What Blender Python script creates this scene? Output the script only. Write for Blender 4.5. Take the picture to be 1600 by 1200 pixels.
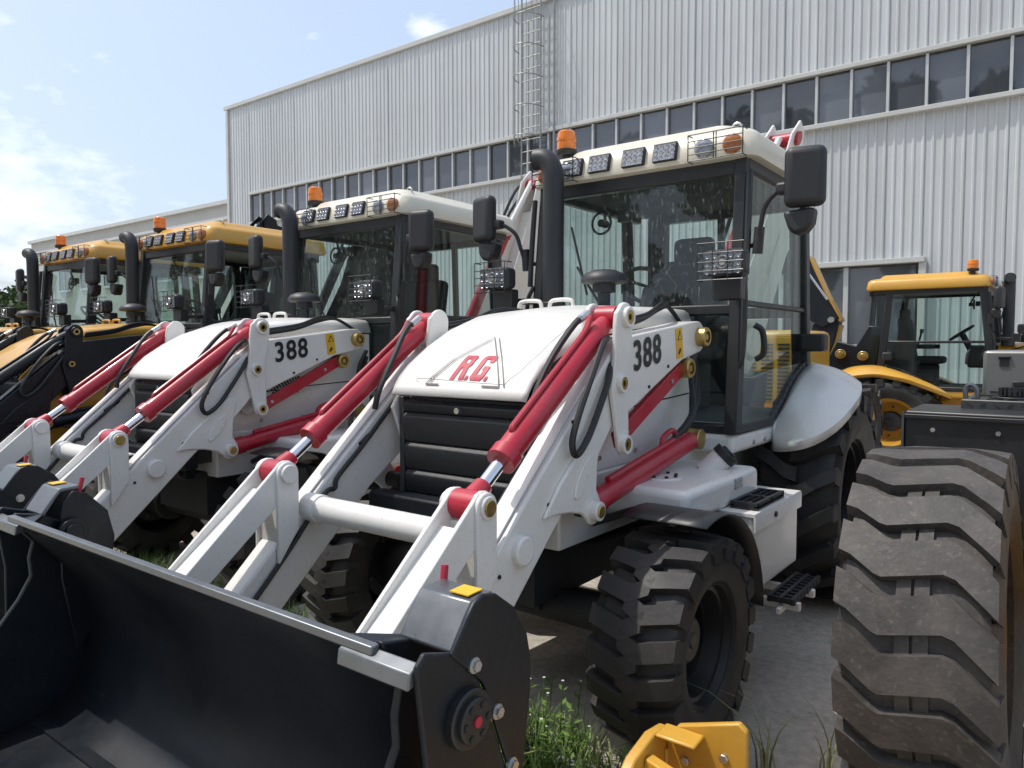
import bpy, bmesh, math, random
from mathutils import Vector, Matrix
R = math.radians
random.seed(7)
scene = bpy.context.scene
for o in list(bpy.data.objects): bpy.data.objects.remove(o)
col = scene.collection

# ------------------------------------------------------------------ camera
cam_d = bpy.data.cameras.new('camera'); cam = bpy.data.objects.new('camera', cam_d); col.objects.link(cam)
cam_d.sensor_width = 36; cam_d.lens = 36 * 1155 / 1600; cam_d.clip_end = 1500; cam_d.clip_start = .05
cam.location = (0, 0, 1.66); cam.rotation_euler = (R(90) - math.atan(60 / 1155), 0, R(37.2))
scene.camera = cam
# ------------------------------------------------------------------ sky and sun
SUN_EL, SUN_AZ = R(63), (-0.86, -0.51)          # horizontal direction towards the sun
world = bpy.data.worlds.new('World'); scene.world = world; world.use_nodes = True
nt = world.node_tree; nd = nt.nodes; lk = nt.links; nd.clear()
out = nd.new('ShaderNodeOutputWorld'); bg = nd.new('ShaderNodeBackground'); sky = nd.new('ShaderNodeTexSky')
sky.sky_type = 'NISHITA'; sky.sun_disc = False; sky.sun_elevation = SUN_EL
sky.sun_rotation = math.atan2(SUN_AZ[0], SUN_AZ[1]); sky.air_density = 1.0; sky.dust_density = 4.0; sky.ozone_density = 1.5
bg.inputs[1].default_value = 0.15
tc = nd.new('ShaderNodeTexCoord')
mp = nd.new('ShaderNodeMapping'); mp.inputs['Scale'].default_value = (1, 1, 2.2); mp.inputs['Location'].default_value = (.3, .1, 0)
n2 = nd.new('ShaderNodeTexNoise'); n2.inputs['Scale'].default_value = 17; n2.inputs['Detail'].default_value = 10; n2.inputs['Roughness'].default_value = .62; lk.new(mp.outputs[0], n2.inputs[0])
n1 = nd.new('ShaderNodeTexNoise'); n1.inputs['Scale'].default_value = 2.6; n1.inputs['Detail'].default_value = 9; n1.inputs['Roughness'].default_value = .58
lk.new(tc.outputs['Generated'], mp.inputs[0]); lk.new(mp.outputs[0], n1.inputs[0])
def dirv(px, py):
    f = 1155; a = (px - 800) / f; b = (600 - py) / f
    m = cam.rotation_euler.to_matrix(); return (m @ Vector((a, b, -1))).normalized()
def vmath(op, a, b=None):
    n = nd.new('ShaderNodeVectorMath'); n.operation = op
    if isinstance(a, tuple): n.inputs[0].default_value = a
    else: lk.new(a, n.inputs[0])
    if b is not None:
        if isinstance(b, (tuple, Vector)): n.inputs[1].default_value = tuple(b)
        else: lk.new(b, n.inputs[1])
    return n
def fmath(op, a, b=None, clamp=False):
    n = nd.new('ShaderNodeMath'); n.operation = op; n.use_clamp = clamp
    for i, v in enumerate((a, b)):
        if v is None: continue
        if isinstance(v, (int, float)): n.inputs[i].default_value = v
        else: lk.new(v, n.inputs[i])
    return n.outputs[0]
# cloud banks: soft regions of the sky in which the noise is allowed to form cumulus
mask = None
BANKS = [(dirv(40, 350), .20, .95), (dirv(668, 42), .045, 1.0), (dirv(480, 62), .05, .55), (dirv(180, 380), .15, .8), (Vector((-.9, .1, .3)).normalized(), .5, .8), (Vector((.6, .5, .35)).normalized(), .5, .8),
         (Vector((.5, -.7, .4)).normalized(), .5, .8), (Vector((-.3, -.9, .4)).normalized(), .4, .8)]
for d, rad, amp in BANKS:
    dist = vmath('DISTANCE', tc.outputs['Generated'], d).outputs['Value']
    g = fmath('MULTIPLY', fmath('SUBTRACT', 1.0, fmath('DIVIDE', dist, rad), True), amp)
    mask = g if mask is None else fmath('MAXIMUM', mask, g)
cl = fmath('MULTIPLY', fmath('SUBTRACT', fmath('ADD', fmath('ADD', fmath('MULTIPLY', n1.outputs['Fac'], .45), fmath('MULTIPLY', n2.outputs['Fac'], .75)), fmath('MULTIPLY', mask, .42)), .80), 4.5, True)
cl = fmath('MULTIPLY', cl, .62)
# thin even summer haze over the whole dome
hz = nd.new('ShaderNodeMix'); hz.data_type = 'RGBA'; hz.inputs[0].default_value = .55; lk.new(sky.outputs[0], hz.inputs[6]); hz.inputs[7].default_value = (2.6, 3.1, 3.8, 1)
mx = nd.new('ShaderNodeMix'); mx.data_type = 'RGBA'; lk.new(cl, mx.inputs[0]); lk.new(hz.outputs[2], mx.inputs[6]); mx.inputs[7].default_value = (5.0, 5.15, 5.4, 1)
lk.new(mx.outputs[2], bg.inputs[0]); lk.new(bg.outputs[0], out.inputs[0])
sun_d = bpy.data.lights.new('sun', 'SUN'); sun = bpy.data.objects.new('sun', sun_d); col.objects.link(sun)
sun_d.energy = 2.0; sun_d.angle = R(.53); sun_d.color = (1, .955, .88)
sv = Vector((SUN_AZ[0] * math.cos(SUN_EL), SUN_AZ[1] * math.cos(SUN_EL), math.sin(SUN_EL)))
sun.rotation_euler = sv.to_track_quat('Z', 'Y').to_euler(); sun.location = (0, 0, 40)
vs = scene.view_settings; vs.view_transform = 'Standard'; vs.look = 'None'; vs.exposure = 0.74; vs.gamma = 1
scene.render.engine = 'CYCLES'; scene.cycles.use_denoising = True; scene.cycles.max_bounces = 8; scene.cycles.transparent_max_bounces = 24
scene.cycles.caustics_reflective = False; scene.cycles.caustics_refractive = False; scene.cycles.sample_clamp_indirect = 6

# ------------------------------------------------------------------ materials
def mat(name, base, rough=.5, metal=0., coat=0., var=.12, nscale=3., dirt=None, dirt_amt=0., dscale=1.6, bump=0., bscale=40., spec=.5, rvar=.0, speck=0., streak=0.):
    m = bpy.data.materials.new(name); m.use_nodes = True; t = m.node_tree; N = t.nodes; K = t.links
    b = N['Principled BSDF']; b.inputs['Roughness'].default_value = rough; b.inputs['Metallic'].default_value = metal
    b.inputs['Coat Weight'].default_value = coat; b.inputs['Coat Roughness'].default_value = .06
    b.inputs['Specular IOR Level'].default_value = spec
    c = N.new('ShaderNodeTexCoord'); n = N.new('ShaderNodeTexNoise'); n.inputs['Scale'].default_value = nscale; n.inputs['Detail'].default_value = 6; n.inputs['Roughness'].default_value = .62
    K.new(c.outputs['Object'], n.inputs['Vector'])
    r = N.new('ShaderNodeMapRange'); r.inputs[1].default_value = .3; r.inputs[2].default_value = .7; r.inputs[3].default_value = 1 - var; r.inputs[4].default_value = 1 + var
    K.new(n.outputs['Fac'], r.inputs[0])
    mu = N.new('ShaderNodeMix'); mu.data_type = 'RGBA'; mu.blend_type = 'MULTIPLY'; mu.inputs[0].default_value = 1
    mu.inputs[6].default_value = (*base, 1); K.new(r.outputs[0], mu.inputs[7]); last = mu.outputs[2]
    if dirt:
        n2 = N.new('ShaderNodeTexNoise'); n2.inputs['Scale'].default_value = dscale; n2.inputs['Detail'].default_value = 8; n2.inputs['Roughness'].default_value = .7
        K.new(c.outputs['Object'], n2.inputs['Vector'])
        r2 = N.new('ShaderNodeMapRange'); r2.inputs[1].default_value = .45; r2.inputs[2].default_value = .75; r2.inputs[4].default_value = dirt_amt; K.new(n2.outputs['Fac'], r2.inputs[0])
        m2 = N.new('ShaderNodeMix'); m2.data_type = 'RGBA'; K.new(r2.outputs[0], m2.inputs[0]); K.new(last, m2.inputs[6]); m2.inputs[7].default_value = (*dirt, 1); last = m2.outputs[2]
    if speck:
        n4 = N.new('ShaderNodeTexNoise'); n4.inputs['Scale'].default_value = 55; n4.inputs['Detail'].default_value = 4; K.new(c.outputs['Object'], n4.inputs['Vector'])
        r4 = N.new('ShaderNodeMapRange'); r4.inputs[1].default_value = .58; r4.inputs[2].default_value = .72; r4.inputs[4].default_value = speck; K.new(n4.outputs['Fac'], r4.inputs[0])
        m4 = N.new('ShaderNodeMix'); m4.data_type = 'RGBA'; K.new(r4.outputs[0], m4.inputs[0]); K.new(last, m4.inputs[6]); m4.inputs[7].default_value = (.22, .19, .15, 1); last = m4.outputs[2]
    if streak:
        mp4 = N.new('ShaderNodeMapping'); mp4.inputs['Scale'].default_value = (7, 7, .22); K.new(c.outputs['Object'], mp4.inputs[0])
        n5 = N.new('ShaderNodeTexNoise'); n5.inputs['Scale'].default_value = 1.5; n5.inputs['Detail'].default_value = 6; K.new(mp4.outputs[0], n5.inputs['Vector'])
        r5 = N.new('ShaderNodeMapRange'); r5.inputs[1].default_value = .42; r5.inputs[2].default_value = .72; r5.inputs[4].default_value = streak; K.new(n5.outputs['Fac'], r5.inputs[0])
        m5 = N.new('ShaderNodeMix'); m5.data_type = 'RGBA'; K.new(r5.outputs[0], m5.inputs[0]); K.new(last, m5.inputs[6]); m5.inputs[7].default_value = (.30, .30, .285, 1); last = m5.outputs[2]
    K.new(last, b.inputs['Base Color'])
    if rvar:
        r3 = N.new('ShaderNodeMapRange'); r3.inputs[1].default_value = .3; r3.inputs[2].default_value = .7; r3.inputs[3].default_value = max(0.02, rough - rvar); r3.inputs[4].default_value = rough + rvar
        K.new(n.outputs['Fac'], r3.inputs[0]); K.new(r3.outputs[0], b.inputs['Roughness'])
    if bump:
        n3 = N.new('ShaderNodeTexNoise'); n3.inputs['Scale'].default_value = bscale; n3.inputs['Detail'].default_value = 5; K.new(c.outputs['Object'], n3.inputs['Vector'])
        bp = N.new('ShaderNodeBump'); bp.inputs['Strength'].default_value = bump; bp.inputs['Distance'].default_value = .01; K.new(n3.outputs['Fac'], bp.inputs['Height']); K.new(bp.outputs[0], b.inputs['Normal'])
    return m
M = {}
M['white'] = mat('white_paint', (.73, .718, .685), .38, coat=.3, var=.025, nscale=2, dirt=(.56, .52, .46), dirt_amt=.28, dscale=3.5, speck=.16, rvar=.08)
M['cream'] = mat('cream_roof', (.66, .625, .52), .36, coat=.3, var=.03, dirt=(.50, .46, .36), dirt_amt=.35, dscale=3, speck=.12)
M['yellow'] = mat('yellow_paint', (.56, .30, .035), .36, coat=.25, var=.05, nscale=2, dirt=(.40, .27, .12), dirt_amt=.3, speck=.15, rvar=.08)
M['red'] = mat('crimson_paint', (.41, .009, .028), .38, coat=.2, var=.08, nscale=5, dirt=(.30, .10, .10), dirt_amt=.3, dscale=6, speck=.12, rvar=.08)
M['navy'] = mat('blue_black_paint', (.005, .008, .013), .42, coat=.0, spec=.4, var=.2, nscale=2, dirt=(.028, .028, .028), dirt_amt=.3, dscale=2.2, speck=.05, rvar=.12)
M['black'] = mat('satin_black_steel', (.016, .017, .019), .42, var=.15, dirt=(.06, .058, .052), dirt_amt=.3, rvar=.1)
M['plastic'] = mat('black_plastic', (.018, .019, .022), .5, var=.1, bump=.08, bscale=300, dirt=(.07, .068, .062), dirt_amt=.15)
M['greysteel'] = mat('worn_steel_and_sheen_grey', (.16, .17, .18), .35, metal=.6, var=.2, nscale=8, rvar=.12)
M['rubber'] = mat('tyre_rubber', (.021, .020, .020), .62, var=.2, nscale=6, dirt=(.085, .075, .065), dirt_amt=.5, dscale=3.5, bump=.12, bscale=60, rvar=.1)
M['rubber_dusty'] = mat('dusty_tyre_rubber', (.044, .040, .038), .66, var=.22, nscale=5, dirt=(.125, .108, .096), dirt_amt=.65, dscale=5.5, bump=.25, bscale=45, speck=.25, rvar=.08)
M['chrome'] = mat('chrome_rod', (.72, .72, .73), .12, metal=1, var=.04)
M['brass'] = mat('zinc_yellow_pin', (.55, .40, .14), .34, metal=.85, var=.25, nscale=14, dirt=(.12, .08, .04), dirt_amt=.6, dscale=12)
M['bolt'] = mat('zinc_bolt', (.55, .55, .54), .35, metal=.9, var=.15, nscale=30)
M['hubgrey'] = mat('hub_paint', (.075, .068, .060), .5, var=.2, dirt=(.16, .13, .10), dirt_amt=.5, dscale=8)
M['dark'] = mat('engine_dark', (.018, .018, .019), .6, var=.3, dirt=(.06, .055, .05), dirt_amt=.4)
M['seat'] = mat('seat_fabric', (.022, .022, .024), .85, var=.2, nscale=30, bump=.2, bscale=200)
M['liner'] = mat('cab_liner', (.05, .052, .055), .8, var=.1)
M['hose'] = mat('hydraulic_hose', (.014, .014, .015), .5, var=.2, nscale=20)
M['grille'] = mat('grille_black', (.034, .035, .038), .40, var=.15, nscale=60, bump=.25, bscale=260, rvar=.1)
M['blacktext'] = mat('black_vinyl', (.012, .012, .014), .4, var=.05)
M['redtext'] = mat('red_vinyl', (.42, .02, .045), .4, var=.05)
M['greytext'] = mat('grey_line_vinyl', (.12, .10, .10), .45, var=.05)
M['sticker'] = mat('yellow_sticker', (.72, .42, .02), .4, var=.06)
M['amber'] = mat('amber_lens', (.75, .20, .01), .22, coat=.6, var=.1, nscale=20)
M['amber'].node_tree.nodes['Principled BSDF'].inputs['Emission Color'].default_value = (1, .3, .02, 1)
M['amber'].node_tree.nodes['Principled BSDF'].inputs['Emission Strength'].default_value = .0
M['orangelens'] = mat('orange_lens', (.36, .12, .03), .2, coat=.6, var=.2, nscale=40)
M['clearlens'] = mat('clear_lens', (.30, .33, .38), .15, metal=.3, coat=.6, var=.3, nscale=60)
M['led'] = mat('led_reflector', (.26, .27, .29), .22, metal=.8, var=.5, nscale=70)
M['clad'] = mat('cladding_sheet', (.53, .555, .565), .42, var=.04, nscale=.6, dirt=(.36, .365, .36), dirt_amt=.3, dscale=.7, streak=.28, rvar=.06)
M['clad2'] = mat('cladding_sheet_faded', (.455, .47, .468), .42, var=.05, nscale=.5, dirt=(.36, .365, .36), dirt_amt=.3, dscale=.5, rvar=.06)
M['trim'] = mat('cladding_trim', (.50, .51, .49), .4, var=.05, dirt=(.38, .37, .34), dirt_amt=.3)
M['winglass'] = mat('window_glass', (.085, .094, .108), .03, var=.1, spec=.9)
for k_ in ('clad', 'winglass'):
    t_ = M[k_].node_tree; b_ = t_.nodes['Principled BSDF']; oi = t_.nodes.new('ShaderNodeObjectInfo'); mr_ = t_.nodes.new('ShaderNodeMapRange'); mr_.inputs[3].default_value = .93 if k_ == 'clad' else .5; mr_.inputs[4].default_value = 1.05 if k_ == 'clad' else 1.7
    t_.links.new(oi.outputs['Random'], mr_.inputs[0]); mm_ = t_.nodes.new('ShaderNodeMix'); mm_.data_type = 'RGBA'; mm_.blend_type = 'MULTIPLY'; mm_.inputs[0].default_value = 1
    t_.links.new(b_.inputs['Base Color'].links[0].from_socket, mm_.inputs[6]); t_.links.new(mr_.outputs[0], mm_.inputs[7]); t_.links.new(mm_.outputs[2], b_.inputs['Base Color'])
M['mullion'] = mat('aluminium_mullion', (.52, .53, .52), .4, metal=.3, var=.05)
M['lowwall'] = mat('render_wall', (.42, .42, .39), .8, var=.08, nscale=.3, dirt=(.34, .34, .32), dirt_amt=.4, dscale=.25)
M['door_dark'] = mat('dark_opening', (.016, .017, .018), .25, var=.2)
M['steelpipe'] = mat('galvanised_steel', (.30, .30, .29), .5, metal=.5, var=.1)
M['bark'] = mat('bark', (.07, .05, .035), .9, var=.3, bump=.5, bscale=20)
M['leaf'] = mat('leaf', (.045, .085, .02), .6, var=.35, nscale=1.2)
M['leaf2'] = mat('leaf_dark', (.035, .062, .018), .6, var=.35, nscale=1.2)
M['grass'] = mat('grass_blade', (.11, .19, .035), .55, var=.4, nscale=5)
M['drygrass'] = mat('dry_grass_blade', (.23, .24, .10), .6, var=.3, nscale=5)
M['flower'] = mat('white_flower', (.75, .75, .70), .6, var=.05)
M['grille_hole'] = mat('vent_dark', (.02, .02, .02), .7, var=.1)
M['treadplate'] = mat('tread_plate', (.075, .075, .072), .42, metal=.4, var=.2, nscale=12)
M['greyhood'] = mat('grey_hood', (.15, .155, .15), .4, coat=.2, var=.05)
M['stone'] = mat('kerb_stone', (.22, .215, .205), .9, var=.3, nscale=9, bump=.6, bscale=30)
M['teal'] = mat('teal_paint', (.06, .22, .24), .4, var=.1)

def make_ground_mat():
    m = bpy.data.materials.new('yard_concrete'); m.use_nodes = True; t = m.node_tree; N = t.nodes; K = t.links; b = N['Principled BSDF']
    c = N.new('ShaderNodeTexCoord'); col_in = None
    def noise(s, det=8, rg=.65):
        n = N.new('ShaderNodeTexNoise'); n.inputs['Scale'].default_value = s; n.inputs['Detail'].default_value = det; n.inputs['Roughness'].default_value = rg; K.new(c.outputs['Object'], n.inputs['Vector']); return n
    def ramp(n, a, bb, c0, c1):
        r = N.new('ShaderNodeValToRGB'); r.color_ramp.elements[0].position = a; r.color_ramp.elements[1].position = bb
        r.color_ramp.elements[0].color = (*c0, 1); r.color_ramp.elements[1].color = (*c1, 1); K.new(n.outputs['Fac'], r.inputs[0]); return r
    r1 = ramp(noise(.9), .3, .72, (.40, .372, .33), (.57, .525, .455))
    r2 = ramp(noise(22), .35, .65, (.75, .75, .75), (1.12, 1.1, 1.08))
    mu = N.new('ShaderNodeMix'); mu.data_type = 'RGBA'; mu.blend_type = 'MULTIPLY'; mu.inputs[0].default_value = 1; K.new(r1.outputs[0], mu.inputs[6]); K.new(r2.outputs[0], mu.inputs[7])
    r3 = ramp(noise(2.6, 10, .75), .56, .72, (1, 1, 1), (.42, .40, .38))
    mu2 = N.new('ShaderNodeMix'); mu2.data_type = 'RGBA'; mu2.blend_type = 'MULTIPLY'; mu2.inputs[0].default_value = 1; K.new(mu.outputs[2], mu2.inputs[6]); K.new(r3.outputs[0], mu2.inputs[7])
    K.new(mu2.outputs[2], b.inputs['Base Color']); b.inputs['Roughness'].default_value = .85
    bp = N.new('ShaderNodeBump'); bp.inputs['Strength'].default_value = .35; bp.inputs['Distance'].default_value = .008; K.new(noise(70).outputs['Fac'], bp.inputs['Height']); K.new(bp.outputs[0], b.inputs['Normal'])
    return m
M['concrete'] = make_ground_mat()
M['sandy'] = mat('sandy_yard', (.46, .415, .335), .9, var=.18, nscale=1.2, dirt=(.30, .28, .24), dirt_amt=.5, dscale=.8, bump=.4, bscale=30)
M['soil'] = mat('soil', (.14, .11, .075), .95, var=.35, nscale=3, dirt=(.09, .10, .04), dirt_amt=.6, dscale=2, bump=.8, bscale=25)

def glass_mat(name, tint, dirt=0., refl=1.):
    m = bpy.data.materials.new(name); m.use_nodes = True; t = m.node_tree; N = t.nodes; K = t.links; N.clear()
    o = N.new('ShaderNodeOutputMaterial'); tr = N.new('ShaderNodeBsdfTransparent'); tr.inputs[0].default_value = (*tint, 1)
    gl = N.new('ShaderNodeBsdfGlossy'); gl.inputs['Roughness'].default_value = .02; gl.inputs[0].default_value = (refl, refl, refl, 1)
    g = N.new('ShaderNodeNewGeometry'); vm = N.new('ShaderNodeVectorMath'); vm.operation = 'DOT_PRODUCT'; K.new(g.outputs['Normal'], vm.inputs[0]); K.new(g.outputs['Incoming'], vm.inputs[1])
    ab = N.new('ShaderNodeMath'); ab.operation = 'ABSOLUTE'; K.new(vm.outputs['Value'], ab.inputs[0])
    s1 = N.new('ShaderNodeMath'); s1.operation = 'SUBTRACT'; s1.inputs[0].default_value = 1; K.new(ab.outputs[0], s1.inputs[1])
    pw = N.new('ShaderNodeMath'); pw.operation = 'POWER'; K.new(s1.outputs[0], pw.inputs[0]); pw.inputs[1].default_value = 5
    ma = N.new('ShaderNodeMath'); ma.operation = 'MULTIPLY_ADD'; K.new(pw.outputs[0], ma.inputs[0]); ma.inputs[1].default_value = .6; ma.inputs[2].default_value = .022
    mix = N.new('ShaderNodeMixShader'); K.new(ma.outputs[0], mix.inputs[0]); K.new(tr.outputs[0], mix.inputs[1]); K.new(gl.outputs[0], mix.inputs[2])
    last = mix.outputs[0]
    if dirt:
        c = N.new('ShaderNodeTexCoord'); mp = N.new('ShaderNodeMapping'); mp.inputs['Scale'].default_value = (30, 30, 9); K.new(c.outputs['Object'], mp.inputs[0])
        n = N.new('ShaderNodeTexNoise'); n.inputs['Scale'].default_value = 2.1; n.inputs['Detail'].default_value = 8; n.inputs['Roughness'].default_value = .72; K.new(mp.outputs[0], n.inputs['Vector'])
        r = N.new('ShaderNodeMapRange'); r.inputs[1].default_value = .575; r.inputs[2].default_value = .66; r.inputs[3].default_value = .012; r.inputs[4].default_value = dirt; K.new(n.outputs['Fac'], r.inputs[0])
        d = N.new('ShaderNodeBsdfDiffuse'); d.inputs[0].default_value = (.62, .62, .58, 1)
        m3 = N.new('ShaderNodeMixShader'); K.new(r.outputs[0], m3.inputs[0]); K.new(last, m3.inputs[1]); K.new(d.outputs[0], m3.inputs[2]); last = m3.outputs[0]
    K.new(last, o.inputs[0]); return m
M['glass'] = glass_mat('cab_glass', (.87, .925, .91), 0)
M['windscreen'] = glass_mat('dirty_windscreen', (.85, .905, .89), .28)
M['clear'] = glass_mat('clear_bowl', (.85, .88, .88), 0)

# ------------------------------------------------------------------ mesh helpers
class MB:
    def __init__(s): s.v = []; s.f = []
    def add(s, vs, fs):
        b = len(s.v); s.v += [tuple(p) for p in vs]; s.f += [tuple(b + i for i in f) for f in fs]; return s
    def box(s, c, d, mtx=None):
        x, y, z = (k / 2 for k in d)
        P = [Vector((sx * x, sy * y, sz * z)) for sx in (-1, 1) for sy in (-1, 1) for sz in (-1, 1)]
        if mtx is not None: P = [mtx @ p for p in P]
        c = Vector(c); return s.add([p + c for p in P], [(0, 1, 3, 2), (4, 6, 7, 5), (0, 4, 5, 1), (2, 3, 7, 6), (0, 2, 6, 4), (1, 5, 7, 3)])
    def prism(s, poly, a0, a1, ax='x'):
        n = len(poly)
        def mk(a, p): return (a, p[0], p[1]) if ax == 'x' else (p[0], a, p[1]) if ax == 'y' else (p[0], p[1], a)
        vs = [mk(a0, p) for p in poly] + [mk(a1, p) for p in poly]
        fs = [tuple(range(n))[::-1], tuple(range(n, 2 * n))] + [(i, (i + 1) % n, n + (i + 1) % n, n + i) for i in range(n)]
        return s.add(vs, fs)
    def beam(s, p0, p1, w, h, up=(0, 0, 1)):
        p0, p1 = Vector(p0), Vector(p1); d = (p1 - p0).normalized(); up = Vector(up)
        if abs(d.dot(up)) > .95: up = Vector((0, 1, 0))
        a = d.cross(up).normalized() * w / 2; b = a.cross(d).normalized() * h / 2
        vs = [p + i * a + j * b for p in (p0, p1) for i, j in ((-1, -1), (1, -1), (1, 1), (-1, 1))]
        return s.add(vs, [(3, 2, 1, 0), (4, 5, 6, 7)] + [(i, (i + 1) % 4, 4 + (i + 1) % 4, 4 + i) for i in range(4)])
    def tube(s, pts, r, seg=10, caps=True, rs=None):
        pts = [Vector(p) for p in pts]; n = len(pts); rings = []; pa = None
        for i, p in enumerate(pts):
            d = (pts[min(i + 1, n - 1)] - pts[max(i - 1, 0)]).normalized()
            if pa is None:
                up = Vector((0, 0, 1)) if abs(d.z) < .9 else Vector((1, 0, 0)); pa = d.cross(up).normalized()
            else: pa = (pa - d * pa.dot(d)).normalized()
            b = d.cross(pa); rr = rs[i] if rs else r
            rings.append([p + rr * (math.cos(t) * pa + math.sin(t) * b) for t in (2 * math.pi * k / seg for k in range(seg))])
        vs = [q for ring in rings for q in ring]; fs = []
        for i in range(n - 1):
            for k in range(seg):
                a = i * seg + k; b2 = i * seg + (k + 1) % seg; fs.append((a, b2, b2 + seg, a + seg))
        if caps: fs += [tuple(range(seg))[::-1], tuple(range((n - 1) * seg, n * seg))]
        return s.add(vs, fs)
    def cyl(s, p0, p1, r, r2=None, seg=20): return s.tube([p0, p1], r, seg, rs=[r, r if r2 is None else r2])
    def lathe(s, prof, o, ax='x', seg=32, close=False):
        vs = []; fs = []; o = Vector(o); n = len(prof)
        for k in range(seg):
            t = 2 * math.pi * k / seg; c, q = math.cos(t), math.sin(t)
            for h, r in prof:
                p = (h, r * c, r * q) if ax == 'x' else (r * q, h, r * c) if ax == 'y' else (r * c, r * q, h)
                vs.append(o + Vector(p))
        for k in range(seg):
            k2 = (k + 1) % seg
            for i in range(n - 1 if not close else n):
                j = (i + 1) % n; fs.append((k * n + i, k * n + j, k2 * n + j, k2 * n + i))
        return s.add(vs, fs)
    def grid(s, rows):
        m = len(rows[0]); vs = [p for r in rows for p in r]
        return s.add(vs, [(i * m + j, i * m + j + 1, (i + 1) * m + j + 1, (i + 1) * m + j) for i in range(len(rows) - 1) for j in range(m - 1)])
    def mesh(s, name, off=(0, 0, 0), sharp=38, recalc=True):
        me = bpy.data.meshes.new(name); me.from_pydata([(p[0] - off[0], p[1] - off[1], p[2] - off[2]) for p in s.v], [], s.f)
        bm = bmesh.new(); bm.from_mesh(me)
        if recalc: bmesh.ops.recalc_face_normals(bm, faces=bm.faces)
        for f in bm.faces: f.smooth = True
        ca = math.cos(R(sharp))
        for e in bm.edges:
            if len(e.link_faces) == 2 and e.link_faces[0].normal.dot(e.link_faces[1].normal) < ca: e.smooth = False
        bm.to_mesh(me); bm.free(); return me
def link(name, me, m, parent=None, bev=0, seg=2, solid=0):
    o = bpy.data.objects.new(name, me); col.objects.link(o)
    if m is not None and not me.materials: me.materials.append(M[m] if isinstance(m, str) else m)
    if parent is not None: o.parent = parent
    if solid:
        md = o.modifiers.new('solid', 'SOLIDIFY'); md.thickness = solid; md.offset = 0
    if bev:
        md = o.modifiers.new('bevel', 'BEVEL'); md.width = bev; md.segments = seg; md.limit_method = 'ANGLE'; md.angle_limit = R(40); md.use_clamp_overlap = True
    return o
def tag(o, label=None, cat=None, group=None, kind=None):
    if label: o['label'] = label
    if cat: o['category'] = cat
    if group: o['group'] = group
    if kind: o['kind'] = kind
    return o
def empty(name, loc, rz=0, sc=1):
    o = bpy.data.objects.new(name, None); col.objects.link(o); o.location = loc; o.rotation_euler = (0, 0, rz); o.scale = (sc,) * 3; o.empty_display_size = .2; return o
def copy_tree(o, parent=None):
    c = o.copy(); col.objects.link(c); c.parent = parent
    for ch in list(o.children): copy_tree(ch, c)
    return c
def spline(pts, n=6):
    P = [Vector(p) for p in pts]; P = [P[0] * 2 - P[1]] + P + [P[-1] * 2 - P[-2]]; o = []
    for i in range(1, len(P) - 2):
        a, b, c, d = P[i - 1:i + 3]
        for k in range(n):
            t = k / n; o.append(.5 * ((2 * b) + (c - a) * t + (2 * a - 5 * b + 4 * c - d) * t * t + (3 * b - a - 3 * c + d) * t ** 3))
    o.append(P[-2]); return o
def arcpts(cx, cy, r, a0, a1, n): return [(cx + r * math.cos(R(a0 + (a1 - a0) * i / n)), cy + r * math.sin(R(a0 + (a1 - a0) * i / n))) for i in range(n + 1)]
def text_mesh(name, s, size, fn, bold=.02, shear=0, spacing=1., xs=1.):
    cu = bpy.data.curves.new(name, 'FONT'); cu.body = s; cu.size = size; cu.offset = bold * size; cu.shear = shear; cu.space_character = spacing; cu.resolution_u = 4
    ob = bpy.data.objects.new(name, cu); col.objects.link(ob); dg = bpy.context.evaluated_depsgraph_get()
    me = bpy.data.meshes.new_from_object(ob.evaluated_get(dg)); bpy.data.objects.remove(ob); me.materials.clear()
    bm = bmesh.new(); bm.from_mesh(me)
    for _ in range(1): bmesh.ops.subdivide_edges(bm, edges=[e for e in bm.edges if e.calc_length() > size * .25], cuts=1)
    for v in bm.verts: v.co = fn(v.co.x * xs, v.co.y)
    bm.to_mesh(me); bm.free(); return me

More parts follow.
